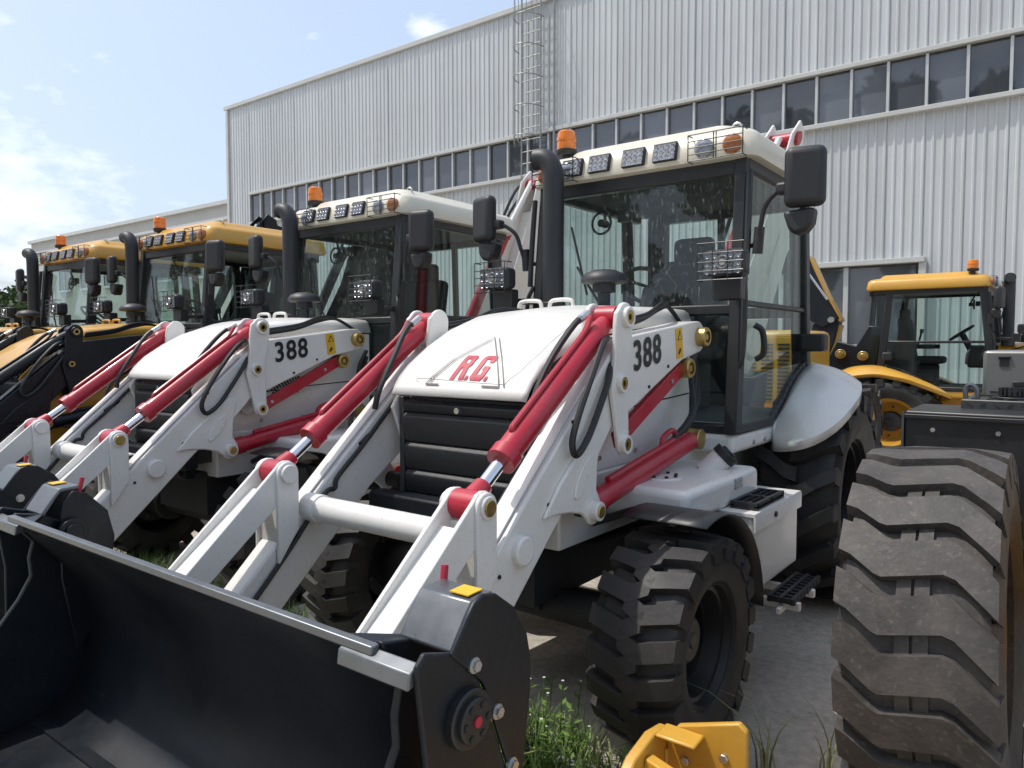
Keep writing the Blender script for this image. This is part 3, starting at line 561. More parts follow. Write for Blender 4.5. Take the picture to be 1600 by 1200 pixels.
        for i in range(6): t = 2 * math.pi * i / 6; hb.cyl((s * 1.165, 1.185 + .036 * math.cos(t), .855 + .036 * math.sin(t)), (s * 1.171, 1.185 + .036 * math.cos(t), .855 + .036 * math.sin(t)), .008, seg=6)
        P('hub_bolts', hb, 'dark', bk)
        P('bearing_hub', MB().cyl((s * .955, 1.24, .93), (s * .93, 1.24, .93), .055, seg=24).cyl((s * .935, 1.24, .93), (s * .92, 1.24, .93), .035, seg=24), 'navy', bk, bev=.004)
        P('lock_lever', MB().tube([(s * .985, 1.27, 1.02), (s * .975, 1.295, 1.135)], .009, 8), 'redtext', bk)
        for y, z in ((1.205, .965), (1.285, .83), (1.34, .68)):
            P('bolt', MB().cyl((s * 1.138, y, z), (s * 1.154, y, z), .013, seg=6).cyl((s * 1.138, y, z), (s * 1.145, y, z), .018, seg=12), 'bolt', bk)
        P('bucket_ear', MB().prism([(1.33, .30), (1.36, .72), (1.47, .60), (1.64, .40), (1.60, .28), (1.42, .26)], s * .44, s * .46).prism([(1.33, .30), (1.36, .72), (1.47, .60), (1.64, .40), (1.60, .28), (1.42, .26)], s * .62, s * .64), 'navy', bk)
    # --- wheels and wings
    for s in (-1, 1):
        wheel(root, 'front_wheel', (s * .88, 2.82 - YB, .45), s, 'front', .45, .36, .245, 20, 'front', RIM, 'hubgrey', spin=.35)
        wheel(root, 'rear_wheel', (s * .84, 5.15 - YB, .68), s, 'rear', .68, .48, .36, 18, 'rear', RIM, 'dark', spin=.1)
        # front mudguard
        th = [(R(a)) for a in range(-16, 96, 8)]
        rr = .53
        rows = [[(x, 2.82 + rr * math.sin(t) * 1.0, .45 + rr * math.cos(t)) for x in (s * .70, s * .78, s * .88, s * .98, s * 1.065)] for t in th]
        P('front_mudguard', MB().grid(rows), 'black', solid=.006)
        P('mudguard_bracket', MB().tube([(s * .45, 2.86, .86), (s * .62, 2.86, .93), (s * .72, 2.86, .965)], .018, 8), 'black')
        # rear fender: curved sheet from the cab side out over the tyre
        inner = spline([(s * .69, 4.60, 1.16), (s * .69, 4.72, 1.23), (s * .69, 4.85, 1.31), (s * .69, 5.0, 1.40), (s * .69, 5.15, 1.47), (s * .69, 5.30, 1.52), (s * .69, 5.47, 1.535), (s * .70, 5.7, 1.50), (s * .72, 5.9, 1.40)], 4)
        outer = spline([(s * .70, 4.58, 1.06), (s * .80, 4.48, 1.075), (s * .93, 4.42, 1.11), (s * 1.02, 4.50, 1.16), (s * 1.08, 4.65, 1.23), (s * 1.112, 4.88, 1.33), (s * 1.095, 5.06, 1.375), (s * 1.03, 5.35, 1.41), (s * .96, 5.7, 1.36)], 4)
        rows = []
        for q in (0, .15, .3, .5, .7, .85, 1):
            rows.append([a.lerp(b, q) + Vector((s * .35, -.45, .8)).normalized() * .032 * math.sin(math.pi * q) * min(1, k / 8) for k, (a, b) in enumerate(zip(inner, outer))])
        rows.append([b + Vector((-s * .004, .006, -.05)) for b in outer])
        f = P('rear_fender', MB().grid(rows), BODY, solid=.010, sharp=40)
    # --- near side tank, step box, steps
    s = 1
    tk = P('fuel_tank', MB().box((.655, 3.40, .955), (.42, .90, .15)), BODY, bev=.035, seg=4)
    P('tank_plate', MB().lathe([(1.03, .10), (1.036, .098), (1.036, .001)], (.60, 3.24, 0), 'z', 24), BODY, tk)
    for i in range(8): t = 2 * math.pi * i / 8; P('bolt', MB().cyl((.60 + .075 * math.cos(t), 3.24 + .075 * math.sin(t), 1.03), (.60 + .075 * math.cos(t), 3.24 + .075 * math.sin(t), 1.045), .009, seg=6), 'dark', tk)
    P('filler_neck', MB().tube([(.66, 3.62, 1.0), (.74, 3.66, 1.085)], .06, 18), BODY, tk)
    P('filler_cap', MB().tube([(.738, 3.659, 1.083), (.765, 3.672, 1.112)], .066, 18).tube([(.76, 3.67, 1.108), (.772, 3.676, 1.12)], .04, 14), 'plastic', tk, bev=.004)
    P('cap_disc', MB().tube([(.771, 3.6755, 1.119), (.774, 3.677, 1.122)], .026, 14), 'teal', tk)
    P('tank_label', MB().box((.8672, 3.55, .985), (.003, .10, .05)), mat_label(), tk)
    bx = P('step_box', MB().box((.80, 3.70, .69), (.42, .70, .38)), BODY, bev=.02, seg=3)
    P('box_lid', MB().prism([(.58, .885), (1.02, .885), (1.025, .87), (1.025, .80), (1.017, .80), (1.015, .87), (.58, .875)], 3.34, 4.06, 'y'), BODY, bx)
    P('lid_latch', MB().cyl((1.022, 3.62, .84), (1.034, 3.62, .84), .014, seg=12), 'dark', bx)
    def step(x, y, z, w, l, par):
        b = MB().box((x, y, z), (w, l, .018))
        for k in (-1, 1): b.box((x + k * (w / 2 - .008), y, z + .012), (.016, l, .024)); b.box((x, y + k * (l / 2 - .008), z + .012), (w, .016, .0235))
        b.box((x, y, z + .012), (w, .02, .0232))
        n = 15
        for i in range(n):
            for j in range(4): b.box((x - w / 2 + w * (j + .5) / 4, y - l / 2 + l * (i + .5) / n, z + .014), (.012, .010, .016))
        return P('step_pad', b, 'plastic', par)
    step(1.0 - .06, 3.62, .897, .13, .40, bx)
    b = MB().box((1.02, 3.80, .425), (.30, .03, .04)).box((1.02, 3.56, .425), (.30, .03, .04)).box((1.09, 3.68, .41), (.02, .4, .03)); P('step_bracket', b, BODY, bx, bev=.004)
    st = MB()
    for k in (-.06, 0, .06): st.box((1.09 + k * .9, 3.74, .455), (.016, .46, .03))
    for i in range(9): st.box((1.09, 3.53 + i * .0525, .452), (.13, .014, .026))
    P('lower_step', st, 'plastic', bx)
    P('far_tank', MB().box((-.70, 3.66, .74), (.5, .80, .48)), BODY, bev=.03, seg=3)
    # --- cab
    cab = P('cab_base', MB().box((0, 4.68, 1.115), (1.38, 1.48, .11)), BODY, bev=.03, seg=3)
    for (x, y) in ((.693, 4.26), (.693, 4.45)): P('bolt', MB().cyl((x - .005, y, 1.10), (x + .006, y, 1.10), .014, seg=6), 'bolt', cab)
    P('bolt', MB().cyl((.44, 3.945, 1.11), (.44, 3.932, 1.11), .014, seg=6), 'bolt', cab)
    fr = MB()
    for s in (-1, 1):
        fr.beam((s * .66, 4.12, 2.70), (s * .675, 3.97, 1.17), .07, .10)                       # A post
        fr.beam((s * .67, 5.22, 2.70), (s * .675, 5.32, 1.50), .06, .09)                       # rear side post
        fr.beam((s * .67, 4.10, 2.67), (s * .67, 5.42, 2.67), .06, .07)                        # roof rail
        fr.beam((s * .55, 5.44, 2.70), (s * .58, 5.52, 1.2), .07, .07)                         # rear post
        fr.beam((s * .675, 4.0, 1.195), (s * .675, 4.60, 1.195), .05, .06)                     # door sill
        arcq = spline([(s * .675, 4.58, 1.19), (s * .675, 4.80, 1.30), (s * .675, 5.05, 1.45), (s * .675, 5.33, 1.545)], 4)
        for a, b2 in zip(arcq, arcq[1:]): fr.beam(a, b2 + (b2 - a) * .05, .045, .05)
        fr.beam((s * .36, 3.965, 1.17), (s * .36, 4.0, 1.85), .05, .05)                        # front quarter post
        fr.beam((s * .675, 4.03, 1.90), (s * .675, 5.28, 1.90), .03, .035)                     # door mid bar
    fr.beam((-.66, 4.115, 2.66), (.66, 4.115, 2.66), .07, .09); fr.beam((-.66, 4.03, 1.86), (.66, 4.03, 1.86), .05, .06)
    fr.beam((-.60, 5.47, 2.66), (.60, 5.47, 2.66), .07, .08); fr.beam((-.6, 5.50, 1.90), (.6, 5.50, 1.90), .06, .08); fr.beam((0, 5.47, 2.66), (0, 5.50, 1.9), .05, .05)
    fr.beam((-.675, 3.975, 1.195), (-.36, 3.975, 1.195), .05, .05); fr.beam((.36, 3.975, 1.195), (.675, 3.975, 1.195), .05, .05)
    P('cab_frame', fr, 'black', bev=.01)
    P('windscreen', MB().beam((0, 4.105, 2.62), (0, 4.03, 1.885), 1.26, .006, (0, 1, 0)), 'windscreen')
    for s in (-1, 1):
        P('door_glass', MB().prism([(4.06, 2.64), (5.19, 2.64), (5.28, 1.56), (5.05, 1.46), (4.80, 1.31), (4.60, 1.215), (4.0, 1.215)], s * .674, s * .680), 'glass')
        P('quarter_glass', MB().box((s * .51, 3.985, 1.52), (.27, .006, .62)), 'glass')
        P('rear_side_glass', MB().prism([(5.25, 2.63), (5.42, 2.63), (5.50, 1.55), (5.34, 1.56)], s * .63, s * .636), 'glass')
    P('rear_glass', MB().box((0, 5.485, 2.28), (1.12, .006, .72)), 'glass'); P('rear_lower_glass', MB().box((0, 5.505, 1.54), (1.12, .006, .62)), 'glass')
    P('cab_floor', MB().box((0, 4.75, 1.19), (1.26, 1.3, .04)), 'liner')
    P('roof_liner', MB().box((0, 4.78, 2.69), (1.28, 1.3, .03)), 'liner')
    P('rear_panel', MB().box((-.21, 5.43, 1.49), (.78, .05, .64)), 'plastic', bev=.01); P('corner_trim', MB().box((-.45, 5.36, 1.95), (.12, .12, 1.5)), 'plastic', bev=.02)
    # operator's seat, console, steering
    seat = P('operator_seat', MB().box((-.06, 4.85, 1.62), (.50, .50, .12)).box((-.06, 5.08, 1.95), (.52, .14, .66), Matrix.Rotation(R(-8), 4, 'X')).box((-.06, 4.86, 1.38), (.36, .36, .36)), 'seat', bev=.045, seg=3)
    P('headrest', MB().box((-.06, 5.12, 2.34), (.30, .11, .20)), 'seat', seat, bev=.045, seg=3)
    for s in (-1, 1): P('armrest', MB().box((-.06 + s * .30, 4.88, 1.83), (.07, .36, .07)).box((-.06 + s * .30, 5.05, 1.78), (.05, .06, .16)), 'seat', seat, bev=.02)
    dash = P('dashboard', MB().box((0, 4.20, 1.68), (.62, .22, .34)).box((-.52, 5.1, 1.6), (.16, .4, .6)), 'plastic', bev=.03)
    P('steering_column', MB().tube([(-.06, 4.22, 1.6), (-.06, 4.40, 2.02)], .04, 10), 'plastic', dash)
    w = MB(); nn = Vector((0, .62, .78)).normalized(); ux = Vector((1, 0, 0)); uy = nn.cross(ux); c0 = Vector((-.06, 4.41, 2.04))
    w.tube([c0 + .18 * (math.cos(t) * ux + math.sin(t) * uy) for t in (2 * math.pi * i / 24 for i in range(25))], .014, 8)
    for a in (90, 210, 330): w.tube([c0, c0 + .18 * (math.cos(R(a)) * ux + math.sin(R(a)) * uy)], .012, 6)
    P('steering_wheel', w, 'plastic', dash)
    for x in (-.50, -.44): P('control_lever', MB().tube([(x, 4.9, 1.8), (x + .01, 4.85, 2.05)], .01, 6).cyl((x + .01, 4.85, 2.04), (x + .012, 4.845, 2.10), .02, seg=10), 'plastic', dash)
    P('cab_fan', MB().tube([Vector((-.33, 4.25, 2.46)) + .07 * Vector((math.cos(t), 0, math.sin(t))) for t in (2 * math.pi * i / 16 for i in range(17))], .008, 6).cyl((-.33, 4.24, 2.46), (-.33, 4.31, 2.46), .025).tube([(-.33, 4.3, 2.46), (-.31, 4.25, 2.58), (-.3, 4.2, 2.64)], .01, 6).box((-.13, 4.22, 2.48), (.10, .05, .07)), 'plastic', dash)
    wp = P('wiper', MB().tube([(-.18, 4.0, 1.90), (-.38, 4.035, 2.16)], .008, 6).tube([(-.30, 4.025, 1.98), (-.44, 4.06, 2.42)], .007, 6), 'plastic')
    # roof
    def rrect(hw, y0, y1, r, z, n=6):
        pts = []
        for cx, cy, a in ((hw - r, y1 - r, 0), (-hw + r, y1 - r, 90), (-hw + r, y0 + r, 180), (hw - r, y0 + r, 270)):
            pts += [(cx + r * math.cos(R(a + 90 * i / n)), cy + r * math.sin(R(a + 90 * i / n)), z) for i in range(n + 1)]
        return pts
    rings = [rrect(.695, 4.06, 5.50, .07, 2.695), rrect(.745, 4.035, 5.52, .09, 2.705), rrect(.75, 4.03, 5.53, .09, 2.73), rrect(.735, 4.055, 5.51, .09, 2.83), rrect(.705, 4.09, 5.48, .09, 2.858), rrect(.60, 4.19, 5.38, .10, 2.872), rrect(.575, 4.215, 5.35, .10, 2.905), rrect(.55, 4.25, 5.32, .10, 2.918)]
    for ring in rings[3:]:
        pass
    # the roof front is crowned: lift the middle
    rings = [[(x, y, z + (.05 * (1 - (x / .75) ** 2) if i >= 3 else 0)) for x, y, z in ring] for i, ring in enumerate(rings)]
    rb = MB(); n = len(rings[0])
    for ring in rings: rb.v += ring
    for i in range(len(rings) - 1):
        for k in range(n): rb.f.append((i * n + k, i * n + (k + 1) % n, (i + 1) * n + (k + 1) % n, (i + 1) * n + k))
    rb.f += [tuple(range(n))[::-1], tuple(range((len(rings) - 1) * n, len(rings) * n))]
    roof = P('cab_roof', rb, 'cream' if white else BODY, sharp=50)
    P('roof_bolt', MB().tube([Vector((.55, 4.3, 2.93)) + .03 * Vector((math.cos(t), 0, math.sin(t))) for t in (2 * math.pi * i / 12 for i in range(13))], .007, 6), 'bolt', roof)
    tilt = Matrix.Rotation(R(-14), 4, 'X')
    for x in (-.419, -.221, .016, .222):
        wl = P('roof_work_light', MB().box((x, 4.045, 2.785), (.150, .05, .112), tilt), 'plastic', roof, bev=.006)
        ld = MB()
        for i in range(4):
            for j in range(3):
                c = Vector((x - .052 + .035 * i, 4.012, 2.785 + (-.03 + .03 * j))); c.y -= -.23 * (c.z - 2.785) * 1.0
                ld.lathe([(0, .0135), (.008, .006), (.008, .001)], c, 'y', 8)
        P('led_lens', MB().box((x, 4.018, 2.785), (.136, .004, .096), tilt), 'led', roof)
        P('led_reflector', ld, 'bolt', roof)
    for s in (-1, 1):
        for x, mm in ((.463, 'clearlens'), (.628, 'orangelens')):
            P('roof_marker_lamp', MB().lathe([(4.06, .055), (4.02, .055), (4.012, .046), (4.008, .02), (4.007, .001)], (s * x, 0, 2.772), 'y', 24), mm, roof)
        g = MB(); z0, z1, x0, x1 = 2.70, 2.845, .385, .70
        for z in (2.70, 2.736, 2.772, 2.808, 2.845): g.tube([(s * x0, 3.985, z), (s * x1, 3.985, z)], .0035, 5)
        for x in (x0, .535, .55, x1): g.tube([(s * x, 3.985, z0), (s * x, 3.985, z1)], .0035, 5)
        for x, z in ((x0, z0), (x1, z0), (x0, z1), (x1, z1)): g.tube([(s * x, 3.985, z), (s * x, 4.05, z)], .0035, 5)
        P('lamp_guard', g, 'black', roof)
    bc = P('beacon', MB().lathe([(2.975, .062), (2.99, .064), (3.03, .062), (3.032, .066), (3.052, .066), (3.054, .062), (3.09, .058), (3.098, .05), (3.10, .001)], (-.605, 4.25, 0), 'z', 24), 'amber')
    P('beacon_base', MB().lathe([(2.88, .03), (2.93, .03), (2.935, .06), (2.95, .07), (2.972, .07), (2.978, .001)], (-.605, 4.25, 0), 'z', 24), 'plastic', bc)
    # mirrors and work lamps on outriggers
    for s in (-1, 1):
        mr = P('mirror', MB().box((s * 1.05, 3.92, 2.515), (.20, .09, .305), Matrix.Rotation(R(s * 14), 4, 'Z')), 'plastic', bev=.04, seg=4)
        P('mirror_clamp', MB().box((s * .965, 3.93, 2.47), (.12, .07, .06)), 'plastic', mr, bev=.015); P('wide_angle_mirror', MB().prism([(s * .94, 2.35), (s * 1.10, 2.36), (s * 1.09, 2.28), (s * 1.06, 2.24), (s * 1.0, 2.225), (s * .97, 2.26)], 3.90, 4.0, 'y'), 'plastic', mr, bev=.02)
        P('mirror_arm', MB().tube(spline([(s * .70, 4.05, 2.20), (s * .78, 4.03, 2.22), (s * .80, 4.0, 2.30), (s * .83, 3.98, 2.40), (s * .90, 3.95, 2.46), (s * .98, 3.93, 2.48)], 6), .013, 8).cyl((s * .775, 4.03, 2.16), (s * .785, 4.03, 2.30), .028, seg=12), 'plastic', mr)
        lm = P('work_lamp', MB().box((s * .74, 3.68, 2.08), (.215, .11, .135)), 'plastic', bev=.03, seg=3)
        lens = MB()
        for i in range(5):
            for j in range(3):
                if i == 2 and j == 1: continue
                lens.lathe([(0, .020), (.012, .008), (.012, .001)], (s * .74 - .08 + .04 * i, 3.616, 2.04 + .04 * j), 'y', 10)
        P('lamp_lens', MB().box((s * .74, 3.6225, 2.08), (.19, .006, .112)), 'led', lm); P('lamp_reflector', lens, 'led', lm); P('lamp_projector', MB().lathe([(0, .036), (-.008, .032), (.006, .022), (-.004, .016), (-.004, .001)], (s * .74, 3.615, 2.08), 'y', 20), 'bolt', lm)
        g = MB()
        for z in (1.99, 2.035, 2.08, 2.125, 2.175): g.tube([(s * .62, 3.585, z), (s * .86, 3.585, z)], .003, 5)
        for x in (.62, .70, .78, .86): g.tube([(s * x, 3.585, 1.99), (s * x, 3.585, 2.175)], .003, 5)
        for x, z in ((.62, 1.99), (.86, 1.99), (.62, 2.175), (.86, 2.175)): g.tube([(s * x, 3.585, z), (s * x, 3.66, z)], .003, 5)
        P('lamp_guard', g, 'black', lm)
        P('lamp_bracket', MB().box((s * .73, 3.74, 1.955), (.15, .08, .12)).beam((s * .72, 3.76, 1.94), (s * .68, 4.0, 1.95), .05, .04), 'black', lm, bev=.008)
        P('grab_rail', MB().tube(spline([(s * .70, 4.01, 2.05), (s * .73, 3.98, 1.95), (s * .73, 3.97, 1.7), (s * .72, 3.97, 1.58), (s * .69, 3.98, 1.53)], 5), .014, 8), 'black')
        P('pillar_hose', MB().tube(spline([(s * .72, 4.05, 2.62), (s * .725, 4.02, 2.3), (s * .725, 4.0, 2.05)], 5), .018, 8), 'black')
        P('side_lamp', MB().box((s * .76, 5.22, 1.68), (.16, .12, .12)).beam((s * .68, 5.28, 1.67), (s * .76, 5.24, 1.67), .04, .04), 'plastic', bev=.035, seg=3)
        P('door_handle', MB().tube(spline([(s * .69, 4.25, 1.78), (s * .73, 4.27, 1.74), (s * .735, 4.28, 1.62), (s * .69, 4.28, 1.58)], 5), .018, 8), 'plastic')
    if boom == 'folded':
        def PF(nm, b, *a_, **k_):
            b.v = [(x, y - .13, z) for x, y, z in b.v]; return P(nm, b, *a_, **k_)
        # two-piece boom bent over behind the cab, seen from the side
        bm_ = PF('backhoe_boom', MB().prism([(6.9, 3.5), (6.62, 3.40), (6.34, 2.72), (6.13, 2.30), (6.36, 2.15), (6.60, 2.3), (6.80, 2.75), (7.05, 3.2)], -.14, .14), 'navy', bev=.012)
        PF('boom_edge', MB().prism([(6.60, 3.38), (6.56, 3.36), (6.30, 2.70), (6.10, 2.28), (6.12, 2.24), (6.16, 2.28), (6.36, 2.70)], -.12, .12), 'yellow', bm_, bev=.004)
        PF('dipper', MB().prism([(6.12, 2.30), (6.30, 2.40), (6.52, 2.20), (6.66, 1.6), (6.86, .80), (6.68, .74), (6.44, 1.22), (6.20, 1.90)], -.11, .11), 'navy', bm_, bev=.012)
        PF('dipper_edge', MB().prism([(6.10, 2.18), (6.14, 2.20), (6.24, 1.88), (6.48, 1.2), (6.66, .82), (6.62, .80), (6.42, 1.20), (6.18, 1.86)], -.09, .09), 'yellow', bm_, bev=.004)
        PF('boom_pin', MB().cyl((-.17, 6.24, 2.28), (.17, 6.24, 2.28), .05, seg=18), 'bolt', bm_)
        PF('boom_rod', MB().cyl((-.16, 6.75, 3.35), (-.16, 6.30, 2.62), .02), 'chrome', bm_)
        def fn3(u, v): return Vector((-.142, 6.605 - v - YB, 2.66 - u))
        link('boom_lettering', text_mesh('boom_lettering', 'EN', .19, fn3, .02, 0, 1.05, 1.0), 'flower', bm_)
        br_ = P('stabiliser_bracket', MB().prism([(6.08, 1.54), (5.92, 1.92), (5.66, 1.84), (5.50, 2.16), (5.30, 2.14), (5.44, 1.25), (5.52, .75), (6.11, .71)], -.62, -.50), 'navy', bev=.015)
        for y, z in ((5.86, 1.71), (5.56, 1.68)): P('pin', MB().cyl((-.66, y, z), (-.49, y, z), .075, seg=20).cyl((-.69, y, z), (-.6, y, z), .04, seg=16), 'brass', br_, bev=.006)
        P('rear_frame', MB().box((0, 5.90, .75), (1.9, .16, .5)), 'navy', bev=.012)
        return root
    def PS(nm, b, *a, **k):
        b.v = [(x - .62 + .25 * (z - 1.0), y, z) for x, y, z in b.v]; return P(nm, b, *a, **k)
    # --- backhoe boom folded up behind the cab
    bp_ = [(6.05, 1.05), (6.28, 1.0), (6.62, 1.5), (6.92, 2.1), (7.08, 2.8), (7.12, 3.40), (7.02, 3.60), (6.86, 3.66), (6.74, 3.52), (6.72, 3.1), (6.62, 2.5), (6.44, 2.05), (6.15, 1.5)]
    bm_ = PS('backhoe_boom', MB().prism(bp_, -.13, -.105).prism(bp_, .105, .13).prism([(6.15, 1.1), (6.6, 1.7), (6.80, 2.2), (6.95, 3.2), (6.85, 3.2), (6.70, 2.3), (6.5, 1.75), (6.1, 1.2)], -.11, .11), ARM, bev=.01)
    PS('swing_post', MB().box((0, 5.98, .95), (.46, .30, .80)).cyl((0, 6.15, .55), (0, 6.15, 1.4), .13), ARM, bm_, bev=.02)
    PS('boom_cylinder', MB().cyl((-.0, 6.02, 1.55), (-.0, 6.48, 2.88), .065).cyl((0, 6.47, 2.86), (0, 6.50, 2.94), .078), CYL, bm_, bev=.004)
    PS('cylinder_rod', MB().cyl((0, 6.48, 2.88), (0, 6.78, 3.50), .032), 'chrome' if not white else 'white', bm_)
    PS('boom_pin', MB().cyl((-.16, 6.86, 3.50), (.16, 6.86, 3.50), .06, seg=20), CYL, bm_, bev=.004)
    PS('dipper', MB().prism([(6.95, 3.55), (7.25, 3.5), (7.55, 2.6), (7.50, 1.6), (7.30, 1.3), (7.22, 1.6), (7.20, 2.7)], -.09, .09), ARM, bm_, bev=.012)
    PS('digging_bucket', MB().prism([(7.15, 1.35), (7.45, 1.40), (7.62, 1.1), (7.60, .75), (7.35, .55), (7.0, .55), (7.0, .62), (7.2, .85)], -.25, .25), 'navy', bm_, bev=.012)
    PS('boom_hose', MB().tube(spline([(-.17, 6.2, 1.8), (-.18, 6.5, 2.5), (-.19, 6.62, 3.1), (-.17, 6.75, 3.45), (-.12, 6.86, 3.5)], 6), .018, 8).tube(spline([(-.2, 6.25, 1.8), (-.21, 6.58, 2.55), (-.22, 6.72, 3.1), (-.17, 6.85, 3.4)], 6), .018, 8), 'hose', bm_)
    P('rear_frame', MB().box((0, 5.90, .75), (1.9, .16, .5)).box((-.9, 5.95, .7), (.16, .2, .9)).box((.9, 5.95, .7), (.16, .2, .9)), ARM, bev=.012)
    return root
_lab = []
def mat_label():
    if _lab: return _lab[0]
    m = bpy.data.materials.new('tank_label_print'); m.use_nodes = True; t = m.node_tree; N = t.nodes; K = t.links; b = N['Principled BSDF']
    c = N.new('ShaderNodeTexCoord'); w = N.new('ShaderNodeTexWave'); w.bands_direction = 'Y'; w.inputs['Scale'].default_value = 22; w.inputs['Distortion'].default_value = 6; w.inputs['Detail Scale'].default_value = 6
    K.new(c.outputs['Object'], w.inputs['Vector']); r = N.new('ShaderNodeValToRGB'); r.color_ramp.elements[0].position = .35; r.color_ramp.elements[0].color = (.12, .12, .12, 1); r.color_ramp.elements[1].position = .55; r.color_ramp.elements[1].color = (.65, .64, .62, 1)
    K.new(w.outputs['Fac'], r.inputs[0]); K.new(r.outputs[0], b.inputs['Base Color']); _lab.append(m); return m

# ------------------------------------------------------------------ ground
KY = 2.5
g = link('ground', MB().grid([[(x, y, -.14) for x in (-300, -40, -10, 0, 10, 60, 300)] for y in (-300, -40, -5, 1, KY, 20, 60, 400)]).mesh('ground'), 'sandy')
vg = link('verge', MB().grid([[(x, y, -.132 + .012 * random.random()) for x in [-60 + .5 * k for k in range(170)]] for y in (1.55, 1.75, 2.0, 2.25, 2.55)]).mesh('verge'), 'soil'); tag(vg, kind='structure'); tag(g, kind='structure')
pv = link('yard_pavement', MB().box((-5, KY + 40, -.075), (160, 80, .15)).mesh('yard_pavement', recalc=True), 'concrete'); tag(pv, kind='structure')
random.seed(3)
# broken concrete edge of the slab: individual kerb lumps
kb = []
for i in range(26):
    x = -7.5 + i * .33 + random.uniform(-.05, .05); w = random.uniform(.26, .36); b = MB()
    pts = []
    for sx in (-1, 1):
        for sy in (-1, 1):
            for sz in (-1, 1): pts.append((sx * w / 2 + random.uniform(-.03, .03), sy * .09 + random.uniform(-.03, .03), sz * .075 + random.uniform(-.02, .02)))
    b.add(pts, [(0, 1, 3, 2), (4, 6, 7, 5), (0, 4, 5, 1), (2, 3, 7, 6), (0, 2, 6, 4), (1, 5, 7, 3)])
    o = link('kerb_stone', b.mesh('kerb_stone'), 'stone', pv, bev=.015); o.location = (x, KY - .08 + random.uniform(-.03, .03), -.07)

# ------------------------------------------------------------------ factory hall
YW = 16.0; XL = -25.45; XR = 16.0; ZT = 10.45; ZW0, ZW1 = 6.13, 7.15
hall = empty('factory_hall', (XL, YW, 0)); tag(hall, 'long grey ribbed metal factory hall with a high window strip', 'building')
HO = (XL, YW, 0)
def H(nm, b, m, par=hall, **k): bev = k.pop('bev', 0); return link(nm, b.mesh(nm, HO, **k), m, par, bev)
PITCH = .165; NP = 4; PW = PITCH * NP
def clad(z0, z1, w=PW, n=NP):
    b = MB(); pr = []
    for i in range(n):
        x = i * w / n; q = w / n
        pr += [(x, 0), (x + q * .58, 0), (x + q * .68, -.022), (x + q * .86, -.022), (x + q * .96, 0)]
    pr.append((w - .004, 0))
    rows = [[(x, y, z) for x, y in pr] for z in (z0, z1)]
    return b.grid(rows).mesh('cladding_panel', sharp=20)
mesh_up = clad(ZW1 + .03, ZT); mesh_lo = clad(0, ZW0 - .03); mesh_full = clad(0, ZT); mesh_mid = clad(3.32, ZW0 - .03)
for m_ in (mesh_up, mesh_lo, mesh_full, mesh_mid): m_.materials.append(M['clad'])
npan = int((XR - XL) / PW)
DOOR = (-6.4, -2.36)
for i in range(npan):
    x = XL + i * PW; xc = x + PW / 2
    def put(me):
        o = bpy.data.objects.new('cladding_panel', me); col.objects.link(o); o.parent = hall; o.location = (x - XL, random.uniform(-.006, .004), 0); return o
    if i < 2: put(mesh_full); continue
    put(mesh_up)
    if DOOR[0] < xc < DOOR[1]: put(mesh_mid)
    else: put(mesh_lo)
xw0 = XL + PW * 2
x_d0 = XL + PW * math.ceil((DOOR[0] - PW / 2 - XL) / PW); x_d1 = XL + PW * (math.floor((DOOR[1] - PW / 2 - XL) / PW) + 1)
H('parapet_cap', MB().box(((XL + XR) / 2 - .05, YW + .02, ZT + .06), (XR - XL + .3, .22, .14)), 'trim', bev=.01)
H('corner_trim', MB().box((XL - .03, YW - .01, ZT / 2), (.14, .14, ZT - .02)), 'trim', bev=.01)
H('hall_body', MB().box(((XL + XR) / 2, YW + 12.2, ZT / 2 - .1), (XR - XL - .1, 24, ZT - .3)), 'clad2')
H('window_head', MB().box(((xw0 + XR) / 2, YW - .05, ZW1 + .03), (XR - xw0, .14, .09)), 'trim', bev=.008)
H('window_sill', MB().box(((xw0 + XR) / 2, YW - .06, ZW0 - .03), (XR - xw0, .16, .09)), 'trim', bev=.008)
WP = .66
nwin = int((XR - xw0) / WP)
pane_me = MB().box((0, 0, 0), (WP - .05, .012, ZW1 - ZW0 - .10)).mesh('window_pane'); pane_me.materials.append(M['winglass'])
mul_me = MB().box((0, 0, 0), (.05, .08, ZW1 - ZW0 - .06)).mesh('mullion'); mul_me.materials.append(M['mullion'])
random.seed(11)
for i in range(nwin + 1):
    x = xw0 + i * WP
    o = bpy.data.objects.new('mullion', mul_me); col.objects.link(o); o.parent = hall; o.location = (x - XL, -.02, (ZW0 + ZW1) / 2)
    if i < nwin:
        o = bpy.data.objects.new('window_pane', pane_me); col.objects.link(o); o.parent = hall; o.location = (x + WP / 2 - XL, .03, (ZW0 + ZW1) / 2); o.rotation_euler = (R(random.uniform(-.5, .5)), 0, R(random.uniform(-.5, .5)))
# ground floor window wall (dark) with frame
H('opening_head', MB().box(((x_d0 + x_d1) / 2, YW - .07, 3.29), (x_d1 - x_d0 + .12, .18, .10)), 'trim', bev=.008)
H('opening_jamb', MB().box((x_d1 + .02, YW - .05, 1.62), (.12, .14, 3.24)), 'trim', bev=.008)
H('opening_jamb', MB().box((x_d0 - .02, YW - .05, 1.62), (.12, .14, 3.24)), 'trim', bev=.008)
nx = 3
for i in range(nx):
    a = x_d0 + .06 + (x_d1 - x_d0 - .12) * i / nx; b_ = x_d0 + .06 + (x_d1 - x_d0 - .12) * (i + 1) / nx
    for z0, z1 in ((.1, 1.62), (1.68, 3.2)):
        H('window_pane', MB().box(((a + b_) / 2, YW + .03, (z0 + z1) / 2), (b_ - a - .08, .012, z1 - z0)), 'winglass')
    if i: H('mullion', MB().box((a, YW - .01, 1.62), (.09, .09, 3.2)), 'mullion')
